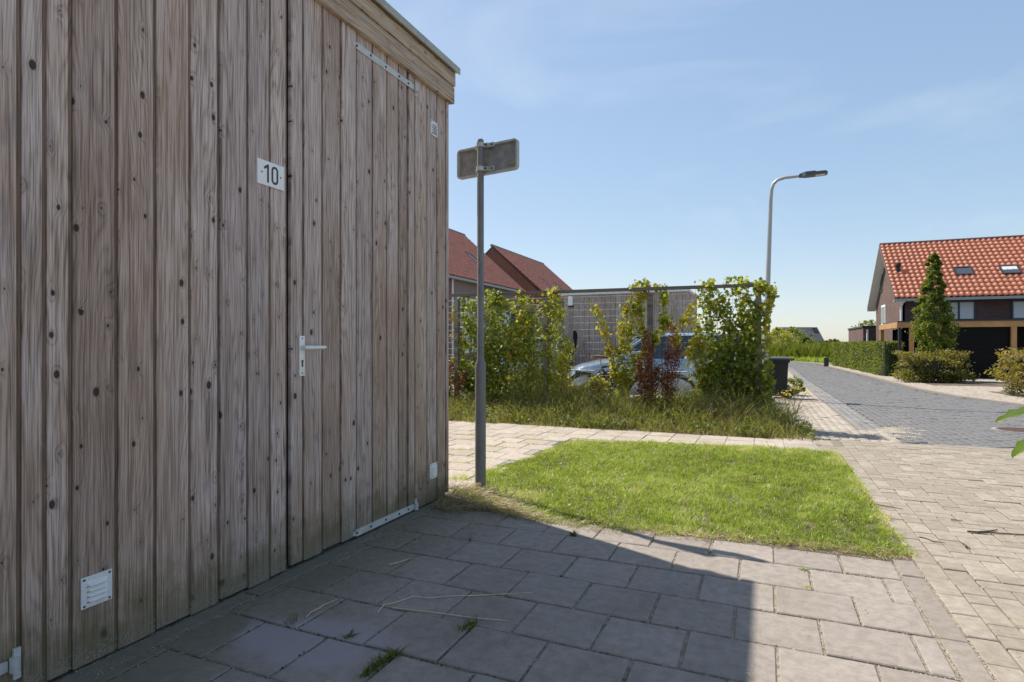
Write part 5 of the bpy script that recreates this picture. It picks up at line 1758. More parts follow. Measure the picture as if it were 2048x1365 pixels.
# ------------------------------------------------------------------ bicycles
def bike(loc, rz, label, framemat, saddlemat):
    t = thing('bicycle', label, 'bicycle', loc, rz, 'bicycles leaning behind the wire fence')
    for xq in (-0.54, 0.54):
        w = MB().torus((xq, 0, 0.345), 0.325, 0.018, 'y', 32, 6)
        wo = part('wheel', w, M['tyre'], t, smooth=True)
        r_ = MB().torus((xq, 0, 0.345), 0.300, 0.010, 'y', 32, 5)
        for k in range(14):
            a = 2 * pi * k / 14
            r_.tube([(xq, 0, 0.345), (xq + 0.30 * cos(a), 0, 0.345 + 0.30 * sin(a))], 0.0016, 3)
        r_.tube([(xq, -0.04, 0.345), (xq, 0.04, 0.345)], 0.02, 8)
        part('rim', r_, M['galv'], wo)
        part('mudguard', MB().tube([(xq + 0.36 * cos(a), 0, 0.345 + 0.36 * sin(a)) for a in np.linspace(0.15 * pi, 0.95 * pi, 12)], 0.016, 5), framemat, t)
    f_ = MB()
    bb, hd, ht, st_ = (-0.06, 0, 0.30), (0.40, 0, 0.72), (0.36, 0, 0.92), (-0.22, 0, 0.80)
    f_.tube([bb, hd], 0.018, 8)
    f_.tube([bb, st_], 0.017, 8)
    f_.tube([st_, ht], 0.016, 8)
    f_.tube([hd, ht], 0.020, 8)
    for s_ in (-0.05, 0.05):
        f_.tube([bb, (-0.54, s_, 0.345), st_], 0.009, 6)
        f_.tube([hd, (0.46, s_, 0.6), (0.54, s_, 0.345)], 0.010, 6)
    part('frame', f_, framemat, t, smooth=True)
    part('seat_post', MB().tube([st_, (-0.27, 0, 0.97)], 0.013, 8), M['galv'], t, smooth=True)
    sd = MB()
    for i, (xq, w_, z_) in enumerate([(-0.40, 0.06, 0.985), (-0.37, 0.10, 1.0), (-0.28, 0.085, 0.995), (-0.20, 0.03, 0.985), (-0.12, 0.018, 0.975)]):
        sd.v += [(xq, -w_, z_ - 0.035), (xq, -w_ * 0.8, z_), (xq, w_ * 0.8, z_), (xq, w_, z_ - 0.035)]
        if i:
            for q in range(4):
                sd.f.append((4 * i - 4 + q, 4 * i - 4 + (q + 1) % 4, 4 * i + (q + 1) % 4, 4 * i + q))
    sd.f += [(0, 1, 2, 3), (16, 17, 18, 19)]
    part('saddle', sd, saddlemat, t, smooth=True)
    hb_ = MB().tube([(0.12, -0.28, 1.02), (0.25, -0.29, 1.04), (0.37, -0.14, 1.06), (0.36, 0, 1.05), (0.37, 0.14, 1.06), (0.25, 0.29, 1.04), (0.12, 0.28, 1.02)], 0.012, 8)
    hb_.tube([ht, (0.355, 0, 1.05)], 0.013, 8)
    part('handlebar', hb_, M['galv'], t, smooth=True)
    part('carrier', MB().box(-0.78, -0.36, -0.06, 0.06, 0.735, 0.75), M['galv'], t)
    ck = MB()
    ck.torus(bb, 0.085, 0.006, 'y', 20, 4)
    ck.tube([(bb[0], 0.05, bb[2]), (bb[0] + 0.12, 0.05, bb[2] - 0.11)], 0.009, 5)
    ck.tube([(bb[0], -0.05, bb[2]), (bb[0] - 0.12, -0.05, bb[2] + 0.11)], 0.009, 5)
    part('crank', ck, M['galv'], t)
    return t
s1 = at_depth(1385, 741, 9.3)
bike((s1.x + 0.28, s1.y + 0.02, zg(s1.y) - 0.035), radians(8), 'grey bicycle with tan saddle behind the fence, beside the ivy', M['galv_dull'], M['saddle'])
s2 = at_depth(1195, 736, 9.6)
bike((s2.x + 0.28, s2.y + 0.05, zg(s2.y) - 0.035), radians(-6), 'black bicycle with brown leather saddle in front of the silver-blue bonnet', M['black'], M['brown_leather'])
# black rag on the mesh
q = on_fence(1153, 680)
rg = MB()
ol = [(-0.03, 0.13), (-0.005, 0.145), (0.02, 0.12), (0.035, 0.06), (0.025, -0.02), (0.012, -0.12), (-0.006, -0.13), (-0.014, -0.04), (-0.032, 0.03)]
rg.prism([(q.x + a, q.z + b) for a, b in ol], 'y', q.y - 0.075, q.y - 0.05)
solo('rag', rg, M['fabric_black'], 'small black rag hanging on the wire mesh before the grey shed', 'rag')

# ------------------------------------------------------------------ grey shed behind the fence
SX0, SX1, SY0, SY1 = -5.05, -1.80, 15.4, 17.7
gz = zg(16)
ztop = 2.50
gs = thing('garden_shed', 'grey-brown plank shed with flat roof and wall lamp behind the wire fence', 'shed', ((SX0 + SX1) / 2, SY0, gz))
part('body', MB().box(SX0 + 0.03, SX1 - 0.03, SY0 + 0.03, SY1, gz - 0.05, ztop - 0.06), M['dark_gap'], gs, world=True)
xq = SX0
while xq < SX1 - 0.05:
    mb = MB().box(0, min(0.138, SX1 - xq), 0, 0.028, gz - 0.02, ztop - 0.04, 0.003)
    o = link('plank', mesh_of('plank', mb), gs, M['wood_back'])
    o.location = (xq - gs.location.x, random.uniform(-0.006, 0.0), -gz)
    xq += 0.143
yq = SY0 + 0.032
while yq < SY1:
    mb = MB().box(-0.028, 0, 0, 0.138, gz - 0.02, ztop - 0.04, 0.003)
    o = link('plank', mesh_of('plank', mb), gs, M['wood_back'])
    o.location = (SX1 - gs.location.x + random.uniform(0, 0.004), yq - SY0, -gz)
    yq += 0.143
part('roof', MB().box(SX0 - 0.06, SX1 + 0.06, SY0 - 0.06, SY1 + 0.06, ztop - 0.055, ztop), M['offwhite'], gs, world=True)
a, b = on_Y(1138, 594, SY0), on_Y(1147, 612, SY0)
wlmp = MB().box(a.x, b.x, SY0 - 0.10, SY0 - 0.008, b.z, a.z, 0.02)
lo_ = part('wall_lamp', wlmp, M['white'], gs, smooth=True, world=True)
part('lamp_base', MB().box(a.x - 0.008, b.x + 0.008, SY0 - 0.075, SY0 - 0.007, b.z - 0.03, b.z - 0.001), M['black'], gs, world=True)

# ------------------------------------------------------------------ houses
def roof_tiles(mb, o, ax_, up_, length, slope, tw, tl, amp=0.03):
    """rows of pantiles: wave across, a lip at the foot of every course"""
    o, ax_, up_ = Vector(o), Vector(ax_).normalized(), Vector(up_).normalized()
    nrm = ax_.cross(up_).normalized()
    if nrm.z < 0: nrm = -nrm
    nx, ny = max(1, round(length / tw)), max(1, round(slope / tl))
    tw, tl = length / nx, slope / ny
    prof = [(0.0, 0.0), (0.18, 0.55), (0.38, 1.0), (0.58, 0.55), (0.72, 0.0), (0.86, -0.12), (1.0, 0.0)]
    cols = [((i + p) * tw, a) for i in range(nx) for p, a in prof[:-1]] + [(nx * tw, 0.0)]
    m_ = len(cols)
    for j in range(ny):
        s0 = len(mb.v)
        for (s_, hgt) in ((j * tl - 0.03, 0.012 + 0.0), (j * tl - 0.03, 0.040), ((j + 1) * tl, 0.012)):
            for x_, a in cols:
                mb.v.append(tuple(o + ax_ * x_ + up_ * s_ + nrm * (hgt + a * amp)))
        for r in range(2):
            for c in range(m_ - 1):
                b_ = s0 + r * m_ + c
                mb.f.append((b_, b_ + 1, b_ + m_ + 1, b_ + m_))
    return mb

def tile_obj(name, mb, mat, parent):
    off = np.array(parent.location if parent.parent is None else parent.location + parent.parent.location)
    V = np.array(mb.v) - off
    me = mesh_arr(name, V, np.array(mb.f), None)
    o = link(name, me, parent, mat)
    o['kind'] = 'stuff'
    return o

def skylight(house, o, ax_, up_, w, h, glass='skyglass', blind=False):
    o, ax_, up_ = Vector(o), Vector(ax_).normalized(), Vector(up_).normalized()
    nrm = ax_.cross(up_).normalized()
    if nrm.z < 0: nrm = -nrm
    mb = MB()
    def B(x0, x1, s0, s1, h0, h1, m):
        vs = [tuple(o + ax_ * x_ + up_ * s_ + nrm * h_) for h_ in (h0, h1) for s_ in (s0, s1) for x_ in (x0, x1)]
        m.add(vs, [(0, 2, 3, 1), (4, 5, 7, 6), (0, 1, 5, 4), (2, 6, 7, 3), (0, 4, 6, 2), (1, 3, 7, 5)])
    f = 0.07
    B(0, w, 0, f, 0.0, 0.10, mb); B(0, w, h - f, h, 0.0, 0.10, mb); B(0, f, f, h - f, 0.0, 0.10, mb); B(w - f, w, f, h - f, 0.0, 0.10, mb)
    fr = part('skylight', mb, M['frame_dark'], house, world=True)
    g = MB()
    B(f, w - f, f, h - f, 0.0, 0.075, g)
    part('pane', g, M[glass], fr, world=True)
    if blind:
        g = MB()
        B(f, w - f, h * 0.5, h - f, 0.075, 0.079, g)
        part('blind', g, M['blind'], fr, world=True)
    return fr

def window_y(house, x0, x1, z0, z1, y, panes=2, frame='frame_dark', fill='blind', glassy=True):
    """window in a wall facing -Y, set in the wall plane y"""
    f = 0.07
    mb = MB()
    mb.box(x0, x1, y - 0.05, y + 0.06, z0, z0 + f).box(x0, x1, y - 0.05, y + 0.06, z1 - f, z1)
    mb.box(x0, x0 + f, y - 0.048, y + 0.06, z0 + f, z1 - f).box(x1 - f, x1, y - 0.048, y + 0.06, z0 + f, z1 - f)
    for k in range(1, panes):
        xm = x0 + (x1 - x0) * k / panes
        mb.box(xm - f / 2, xm + f / 2, y - 0.047, y + 0.06, z0 + f, z1 - f)
    fr = part('window', mb, M[frame], house, world=True)
    for k in range(panes):
        a = x0 + (x1 - x0) * k / panes + (f if k == 0 else f / 2)
        b = x0 + (x1 - x0) * (k + 1) / panes - (f if k == panes - 1 else f / 2)
        g = MB().box(a, b, y - 0.02, y + 0.03, z0 + f, z1 - f)
        part('pane', g, M[fill], fr, world=True)
    return fr

# --- brown brick house with orange roof beyond the road
HZ = -0.222
GX = 5.43
Y_E, Y_R, Y_B = 31.4, 35.3, 39.2
Z_E, Z_R = 3.19, 6.17
X_END = 17.5
hc = thing('brick_house', 'brown brick house with glazed orange pantile roof and larch carport beyond the road', 'house', (GX + 4, Y_R, HZ))
wl_ = MB().box(GX + 0.35, X_END, Y_E + 0.45, Y_B - 0.45, HZ, Z_E + 0.05)
part('wall', wl_, M['brick_c'], hc, world=True)
gb = MB().prism([(Y_E + 0.45, HZ), (Y_E + 0.45, Z_E + 0.22), (Y_R, Z_R - 0.12), (Y_B - 0.45, Z_E + 0.22), (Y_B - 0.45, HZ)], 'x', GX + 0.34, GX + 0.44)
part('gable_wall', gb, M['brick_cx'], hc, world=True)
rm = MB()
slope_v = Vector((0, Y_R - Y_E, Z_R - Z_E))
deck = MB().prism([(Y_E, Z_E), (Y_R, Z_R), (Y_B, Z_E), (Y_B, Z_E - 0.10), (Y_R, Z_R - 0.12), (Y_E, Z_E - 0.10)], 'x', GX + 0.02, X_END + 0.3)
roof_c = part('roof', deck, M['ridge_dark'], hc, world=True)
roof_tiles(rm, (GX, Y_E - 0.05, Z_E + 0.02), (1, 0, 0), slope_v, X_END - GX + 0.3, slope_v.length + 0.05, 0.222, 0.325, 0.05)
tile_obj('roof_tiles', rm, M['tile_red'], hc)
rm2 = MB()
roof_tiles(rm2, (GX, Y_B + 0.05, Z_E + 0.02), (1, 0, 0), Vector((0, Y_R - Y_B, Z_R - Z_E)), X_END - GX + 0.3, slope_v.length + 0.05, 0.222, 0.325, 0.05)
tile_obj('roof_tiles', rm2, M['tile_red'], hc)
part('ridge', MB().tube([(GX - 0.02, Y_R, Z_R + 0.05), (X_END + 0.3, Y_R, Z_R + 0.05)], 0.10, 8), M['ridge_dark'], hc, world=True)
for s_ in (0, 1):
    yq = Y_E if s_ == 0 else Y_B
    vb = MB().add([(GX - 0.03, yq, Z_E - 0.16), (GX - 0.03, Y_R, Z_R - 0.16), (GX - 0.03, Y_R, Z_R + 0.08), (GX - 0.03, yq, Z_E + 0.07), (GX + 0.02, yq, Z_E - 0.16), (GX + 0.02, Y_R, Z_R - 0.16), (GX + 0.02, Y_R, Z_R + 0.08), (GX + 0.02, yq, Z_E + 0.07)],
                  [(0, 1, 2, 3), (4, 7, 6, 5), (0, 4, 5, 1), (3, 2, 6, 7), (0, 3, 7, 4), (1, 5, 6, 2)])
    part('verge_board', vb, M['ridge_dark'], hc, world=True)
    so_ = MB().add([(GX - 0.02, yq, Z_E - 0.18), (GX + 0.38, yq, Z_E - 0.18), (GX + 0.38, Y_R, Z_R - 0.18), (GX - 0.02, Y_R, Z_R - 0.18), (GX - 0.02, yq, Z_E - 0.125), (GX + 0.38, yq, Z_E - 0.125), (GX + 0.38, Y_R, Z_R - 0.125), (GX - 0.02, Y_R, Z_R - 0.125)],
                   [(0, 1, 2, 3), (4, 5, 6, 7), (0, 1, 5, 4), (0, 3, 7, 4), (1, 2, 6, 5)])
    part('soffit', so_, M['white'], hc, world=True)
part('gutter', MB().box(GX, X_END + 0.3, Y_E - 0.10, Y_E + 0.46, Z_E - 0.13, Z_E - 0.015), M['gutterpipe'], hc, world=True)
a = on_Y(1802, 620, Y_E + 0.40)
part('downpipe', MB().tube([(a.x + 0.04, Y_E + 0.1, Z_E - 0.1), (a.x, Y_E + 0.38, Z_E - 0.35), (a.x, Y_E + 0.38, 1.9)], 0.05, 8), M['white'], hc, world=True)
YW = Y_E + 0.45
a, b = on_Y(1884, 603, YW), on_Y(1951, 641, YW)
window_y(hc, a.x, b.x, b.z, a.z, YW - 0.01, 2)
a, b = on_Y(2022, 601, YW), on_Y(2090, 639, YW)
window_y(hc, a.x, b.x, b.z, a.z, YW - 0.01, 2)
# gable window and slit
a, b = on_X(1764, 612, GX + 0.34), on_X(1772, 650, GX + 0.34)
gw = MB().box(GX + 0.30, GX + 0.36, b.y, a.y, b.z, a.z)
g_ = part('window', gw, M['white'], hc, world=True)
part('pane', MB().box(GX + 0.285, GX + 0.33, b.y + 0.12, a.y - 0.12, b.z + 0.1, a.z - 0.1), M['glass'], g_, world=True)
a, b = on_X(1761, 545, GX + 0.34), on_X(1765, 584, GX + 0.34)
part('slit_window', MB().box(GX + 0.31, GX + 0.36, b.y, a.y, b.z, a.z), M['frame_dark'], hc, world=True)
sv = slope_v.normalized()
def on_roof_c(px, py):
    r_ = Vector(ray(px, py))
    nrm = Vector((1, 0, 0)).cross(sv)
    p0_ = Vector((GX, Y_E, Z_E))
    e = Vector((0, 0, EYE))
    return e + r_ * ((p0_ - e).dot(nrm) / r_.dot(nrm))
for (xa, ya), (xb, yb), bl in (((1911, 555), (1943, 538), False), ((2004, 553), (2036, 535), True)):
    p_, q_ = on_roof_c(xa, ya), on_roof_c(xb, yb)
    skylight(hc, p_ + Vector((0, -0.03, 0.04)), (1, 0, 0), sv, max(0.7, (on_roof_c(xb + 5, ya) - p_).x), (q_ - p_).dot(sv), 'skyglass', bl)
p_ = on_roof_c(1796, 546)
part('vent_pipe', MB().tube([p_ + Vector((0, 0, -0.05)), p_ + Vector((0, 0, 0.30)), p_ + Vector((0, 0, 0.33)), p_ + Vector((0, 0, 0.46))], [0.09, 0.09, 0.13, 0.11], 10), M['black'], hc, world=True)
# low annex behind the hedge
an = thing('brick_annex', 'low flat-roofed pink brick annex behind the hedge', 'annex', (6.5, 40, HZ))
part('wall', MB().box(5.3, 9.5, 40.0, 46.6, HZ, 2.12), M['brick_cx'], an, world=True)
part('roof_edge', MB().box(5.25, 9.55, 39.95, 46.65, 2.122, 2.22), M['frame_dark'], an, world=True)
a = on_Y(1735, 670, 39.95)
part('downpipe', MB().tube([(a.x, 39.93, 2.0), (a.x, 39.93, 0.4)], 0.06, 8), M['white'], an, world=True)

# carport
CY0, CX0 = 28.5, 4.98
cp = thing('carport', 'larch-framed carport with black board walls in front of the brick house', 'carport', (CX0 + 3, CY0, HZ))
part('front_beam', MB().box(CX0, 17, CY0, CY0 + 0.10, 1.80, 2.03), M['beam'], cp, world=True)
part('side_beam', MB().box(CX0 + 0.002, CX0 + 0.10, CY0 + 0.102, 32.6, 1.80, 2.028), M['beam'], cp, world=True)
part('roof', MB().box(CX0 + 0.02, 16.9, CY0 - 0.04, Y_E + 0.44, 2.032, 2.075), M['frame_dark'], cp, world=True)
for px, yq, top in ((1764, 32.4, 1.8), (1823, 28.55, 1.8), (1877, 28.55, 1.8), (2027, 28.55, 1.8), (2120, 28.55, 1.8)):
    a = on_Y(px, 690, yq)
    wq = 0.075 if px != 2027 else 0.085
    part('post', MB().box(a.x - wq, a.x + wq, yq - 0.07, yq + 0.07, HZ - 0.02, top), M['beam'], cp, world=True)
a, b = on_Y(1900, 690, CY0 + 0.05), on_Y(2018, 690, CY0 + 0.05)
def board_wall(x0, x1, y, z0, z1):
    zq = z0
    while zq < z1 - 0.02:
        part('board', MB().box(x0, x1, y, y + 0.03, zq, min(zq + 0.186, z1), 0.006), M['blackboard'], cp, world=True)
        zq += 0.19
board_wall(a.x, b.x, CY0 + 0.10, HZ, 1.79)
board_wall(CX0 + 0.25, a.x - 0.02, CY0 + 1.6, HZ, 1.79)
board_wall(b.x + 0.2, 16, CY0 + 0.9, HZ, 1.79)
part('back_wall', MB().box(CX0 + 0.4, 16, Y_E + 0.30, Y_E + 0.40, HZ, 1.79), M['blackboard'], cp, world=True)
a = on_Y(1797, 700, CY0 + 0.4)
part('black_post', MB().box(a.x - 0.05, a.x + 0.05, CY0 + 0.12, CY0 + 0.22, HZ, 1.8), M['frame_dark'], cp, world=True)

# --- red-brown roofed terrace houses on the left
def house_ab(name, label, y0, y1, skylights):
    XE, XR, ZE, ZR = -16.2, -21.15, 5.0, 9.4
    XB = XR * 2 - XE
    h_ = thing(name, label, 'house', (XR, (y0 + y1) / 2, HZ), group='houses beyond the parking court')
    part('wall', MB().box(XB + 0.3, XE - 0.35, y0 + 0.25, y1 - 0.25, HZ, ZE - 0.05), M['mauve'], h_, world=True)
    for yq in (y0 + 0.05, y1 - 0.30):
        part('gable_wall', MB().prism([(XE - 0.30, HZ), (XE - 0.30, ZE + 0.05), (XR, ZR - 0.14), (XB + 0.30, ZE + 0.05), (XB + 0.30, HZ)], 'y', yq, yq + 0.248), M['brick_a'], h_, world=True)
    part('roof', MB().prism([(XE, ZE), (XR, ZR), (XB, ZE), (XB, ZE - 0.12), (XR, ZR - 0.14), (XE, ZE - 0.12)], 'y', y0 + 0.02, y1 - 0.02), M['ridge_dark'], h_, world=True)
    sv_ = Vector((XR - XE, 0, ZR - ZE))
    tm = MB()
    roof_tiles(tm, (XE + 0.04, y0, ZE + 0.01), (0, 1, 0), sv_, y1 - y0, sv_.length + 0.04, 0.34, 0.40, 0.08)
    tile_obj('roof_tiles', tm, M['tile_brown'], h_)
    part('ridge', MB().tube([(XR, y0 - 0.03, ZR + 0.06), (XR, y1 + 0.03, ZR + 0.06)], 0.13, 8), M['pole'], h_, world=True)
    part('gutter', MB().box(XE - 0.36, XE + 0.10, y0, y1, ZE - 0.16, ZE - 0.03), M['gutterpipe'], h_, world=True)
    for yq, s_, w_, l_ in skylights:
        skylight(h_, Vector((XE, yq, ZE)) + sv_.normalized() * s_ + Vector((0.03, 0, 0.03)), (0, 1, 0), sv_, w_, l_, 'skyglass')
    return h_, XE
ha, XE = house_ab('terrace_house', 'terrace house with red-brown tiled roof nearest the plank shed', 20, 40, [(35.5, 2.3, 0.9, 1.2), (27, 2.4, 0.9, 1.2)])
hb2, _ = house_ab('terrace_house', 'further terrace house showing its red brick gable and tiled roof', 45, 57.5, [(48.5, 1.6, 0.9, 1.3), (52.5, 1.6, 0.9, 1.3)])
xw = XE - 0.35
for yq, z0, z1, w_ in ((30.4, 2.4, 3.9, 2.6), (30.4, 0.6, 2.2, 2.0), (36.2, 2.3, 3.5, 3.0), (25, 2.4, 3.9, 2.4)):
    fm = MB()
    fm.box(xw - 0.02, xw + 0.08, yq, yq + w_, z0, z0 + 0.10).box(xw - 0.02, xw + 0.08, yq, yq + w_, z1 - 0.10, z1)
    n_ = 3
    for k in range(n_ + 1):
        yk = yq + (w_ - 0.1) * k / n_
        fm.box(xw - 0.02, xw + 0.078, yk, yk + 0.10, z0 + 0.10, z1 - 0.10)
    fr = part('window', fm, M['white'], ha, world=True)
    for k in range(n_):
        ya, yb = yq + (w_ - 0.1) * k / n_ + 0.10, yq + (w_ - 0.1) * (k + 1) / n_
        part('pane', MB().box(xw - 0.02, xw + 0.03, ya, yb, z0 + 0.10, z1 - 0.10), M['blind'] if k % 2 else M['glass'], fr, world=True)
a_ = on_X(905, 600, XE - 0.25)
part('downpipe', MB().tube([(XE - 0.25, a_.y, 4.85), (XE - 0.25, a_.y, HZ)], 0.06, 8), M['white'], ha, world=True)
part('brick_panel', MB().box(xw + 0.002, xw + 0.06, 20.3, 29.6, HZ, 4.84), M['brick_ax'], ha, world=True)
part('brick_panel', MB().box(xw + 0.002, xw + 0.055, 30.2, 39.6, HZ, 0.55), M['brick_ax'], ha, world=True)
# round-topped annex between the terraces
anx = thing('barrel_roof_annex', 'mauve round-topped annex beside the terrace house', 'annex', (-15.6, 40.5, HZ))
prf = [(39.0, HZ), (39.0, 4.0)] + [(41.0 + 2.6 * sin(t), 1.6 + 2.4 * cos(t)) for t in np.linspace(0.0, pi / 2, 9)] + [(43.6, HZ)]
part('shell', MB().prism(prf, 'x', -18.0, -15.7), M['mauve'], anx, world=True)

# --- far grey-roofed house
DF = 180.0
A_, B_ = at_depth(1553, 655, DF), at_depth(1634, 655, DF)
fh = thing('far_house', 'distant house with grey tiled roof and solar panel behind the willows', 'house', ((A_.x + B_.x) / 2, (A_.y + B_.y) / 2, HZ), atan2(B_.y - A_.y, B_.x - A_.x))
Lx = (B_ - A_).length
zr, ze = A_.z, at_depth(1600, 683, DF).z
part('wall', MB().box(-Lx / 2 + 0.4, Lx / 2 - 0.4, 0.2 - 4, 8 - 4.2, 0, ze - HZ + 0.05), M['brick_c'], fh)
part('roof', MB().prism([(-4.3, ze - HZ), (0, zr - HZ), (4.3, ze - HZ), (4.3, ze - HZ - 0.25), (-4.3, ze - HZ - 0.25)], 'x', -Lx / 2, Lx / 2), M['ridge_dark'], fh)
tm = MB()
roof_tiles(tm, (-Lx / 2, -4.35, ze - HZ + 0.02), (1, 0, 0), (0, 4.3, zr - ze), Lx, Vector((0, 4.3, zr - ze)).length, 0.42, 0.5, 0.06)
o = link('roof_tiles', mesh_arr('roof_tiles', np.array(tm.v), np.array(tm.f)), fh, M['tile_grey'])
o['kind'] = 'stuff'
svf = Vector((0, 4.3, zr - ze)).normalized()
nf = Vector((1, 0, 0)).cross(svf)
def roofbox(x0, x1, s0, s1, hgt):
    o_ = Vector((0, -4.3, ze - HZ))
    vs = [tuple(o_ + Vector((x_, 0, 0)) + svf * s_ + nf * h_) for h_ in (0.0, hgt) for s_ in (s0, s1) for x_ in (x0, x1)]
    return MB().add(vs, [(0, 2, 3, 1), (4, 5, 7, 6), (0, 1, 5, 4), (2, 6, 7, 3), (0, 4, 6, 2), (1, 3, 7, 5)])
SLf = Vector((0, 4.3, zr - ze)).length
part('solar_panel', roofbox(Lx / 2 - 1.75, Lx / 2 - 0.45, SLf * 0.55, SLf * 0.92, 0.22), M['black'], fh)
for xq in (0.0, 2.75):
    part('skylight', roofbox(xq, xq + 0.8, SLf * 0.28, SLf * 0.46, 0.2), M['frame_dark'], fh)

# ------------------------------------------------------------------ hedge, shrubs, trees beyond the road
def hedge(label, a, b, w, h, n, base):
    t = thing('hedge', label, 'hedge', base)
    L = (Vector(b) - Vector(a)).length
    ang = atan2(b[1] - a[1], b[0] - a[0])
    t.rotation_euler = (0, 0, ang)
    t.location = (a[0], a[1], base[2])
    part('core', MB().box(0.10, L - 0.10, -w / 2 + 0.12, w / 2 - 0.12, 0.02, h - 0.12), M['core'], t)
    f = RNG.choice(4, n, p=[0.36, 0.20, 0.34, 0.10])
    u, v = RNG.random(n), RNG.random(n)
    j = RNG.normal(0, 0.022, n)
    P = np.zeros((n, 3))
    bulge = 0.05 * np.sin(u * L * 2.1) + 0.04 * np.sin(v * 7 + u * 9)
    P[f == 0] = np.column_stack([u * L, np.full(n, w / 2) + j + bulge, v * h])[f == 0]
    P[f == 2] = np.column_stack([u * L, np.full(n, -w / 2) + j - bulge, v * h])[f == 2]
    P[f == 1] = np.column_stack([u * L, (v - 0.5) * w, np.full(n, h) + j + 0.03 * np.sin(u * L * 3)])[f == 1]
    ends = np.where(RNG.random(n) < 0.5, 0, L)
    P[f == 3] = np.column_stack([ends + j, (u - 0.5) * w, v * h])[f == 3]
    V, T, k = leaves_arr(P, 0.085 * RNG.uniform(0.6, 1.4, n), OVAL)
    tint = RNG.uniform(0.15, 0.8, n) + 0.10 * fbm(P[:, 0], P[:, 2] * 2, 1.5, 41)
    link('foliage', mesh_arr('foliage', V, T, np.repeat(np.clip(tint, 0, 1), k)), t, M['hedgeleaf'])
    mb = MB()
    for k in range(int(L / 0.5)):
        mb.tube([(0.25 + 0.5 * k, random.gauss(0, 0.03), -0.05), (0.25 + 0.5 * k, random.gauss(0, 0.05), h * 0.6)], [0.025, 0.015], 5)
    part('stems', mb, M['bark'], t)
    return t
hedge('clipped green hedge along the pavement beside the brick house', (4.95, 29.2, HZ), (4.35, 44.0, HZ), 0.75, 1.42, 22000, (4.95, 29.2, HZ))
# green mesh fence end at the hedge
gp = MB()
gx = 5.02
for k in range(2):
    gp.box(gx - 0.40 + 0.55 * k, gx - 0.35 + 0.55 * k, 28.95, 29.0, HZ - 0.02, 1.25)
for k in range(9):
    gp.box(gx - 0.35, gx + 0.15, 28.97, 28.98, HZ + 0.08 + 0.155 * k, HZ + 0.095 + 0.155 * k)
for k in range(8):
    gp.box(gx - 0.33 + 0.06 * k, gx - 0.325 + 0.06 * k, 28.962, 28.97, HZ + 0.05, 1.22)
solo('mesh_fence_panel', gp, M['mesh_green'], 'narrow dark green steel mesh panel at the end of the hedge', 'fence')
el = on_ground(1653, 733)
ebm = MB().box(el.x - 0.13, el.x + 0.13, el.y, el.y + 0.25, el.z, el.z + 0.48, 0.02)
ebm.box(el.x - 0.15, el.x + 0.15, el.y - 0.02, el.y + 0.27, el.z + 0.482, el.z + 0.51, 0.008)
ebm.box(el.x - 0.01, el.x + 0.01, el.y - 0.012, el.y + 0.002, el.z + 0.05, el.z + 0.44)
solo('utility_cabinet', ebm, M['mesh_green'], 'small dark green utility cabinet at the far end of the hedge', 'cabinet')

sb_ = on_Y(1862, 760, 24.9)
bush('bronze_shrub', 'clipped bronze-green shrub at the foot of the young tree', 'shrub', (sb_.x, 24.9, zg(24.9)), 0.92, 0.75, 1.02, 8000, 0.085, M['shrubleaf'], 0.02, 0.15, 0.85, shape='box')
r2 = on_Y(2080, 780, 18.0)
bush('red_shrub', 'loose red-tipped shrub beside the forecourt', 'shrub', (r2.x, 18.0, zg(18.0)), 0.85, 0.85, 1.22, 3600, 0.085, M['shrubleaf'], 0.02, 0.35, 1.0)
q = on_ground(2026, 790)
bush('small_herb', 'small bright green herb at the edge of the planting bed', 'plant', q, 0.20, 0.2, 0.20, 500, 0.04, M['hedgeleaf'], 0.0, 0.5, 0.9)

def tree(name, label, base, h, prof, n, size, mat, trunk_r, tlo=0.1, thi=0.9, group=None, nclump=90, clear=0.12, tmpl=OVAL):
    t = thing(name, label, 'tree', base, group=group)
    mb = MB()
    mb.tube([(0, 0, -0.1), (0.01, 0, h * 0.3), (-0.02, 0.01, h * 0.7), (0, 0, h * 0.97)], [trunk_r, trunk_r * 0.85, trunk_r * 0.45, trunk_r * 0.12], 8)
    cents = []
    for k in range(nclump):
        s_ = clear + (1 - clear) * ((k + random.random()) / nclump) ** 0.92
        r = np.interp(s_, [p for p, _ in prof], [q_ for _, q_ in prof])
        a = k * 2.399 + random.uniform(-0.5, 0.5)
        rr = r * random.uniform(0.35, 1.0) ** 0.6 * random.uniform(0.8, 1.12)
        c = Vector((rr * cos(a), rr * sin(a), s_ * h))
        cents.append((c, max(0.06, r * random.uniform(0.22, 0.42))))
        if k % 3 == 0:
            z0 = max(0.05, c.z - rr * 1.1)
            mb.tube([(0, 0, z0), (c.x * 0.5, c.y * 0.5, (z0 + c.z) / 2 + 0.03), c], [trunk_r * 0.32, trunk_r * 0.2, 0.005], 5)
    part('trunk', mb, M['bark'], t, smooth=True)
    Ps, Ti = [], []
    per = n // nclump
    for c, r in cents:
        q_ = RNG.normal(0, 0.5, (per, 3)) * r * np.array([1, 1, 0.85]) + np.array(c)
        Ps.append(q_)
        Ti.append(RNG.uniform(tlo, thi, per) + random.uniform(-0.15, 0.15))
    P = np.concatenate(Ps)
    V, T, k = leaves_arr(P, size * RNG.uniform(0.6, 1.35, len(P)), tmpl, (0, 0, 0.6), 1.0)
    link('crown', mesh_arr('crown', V, T, np.repeat(np.clip(np.concatenate(Ti), 0, 1), k)), t, mat)
    return t
tb = on_Y(1866, 700, 26.2)
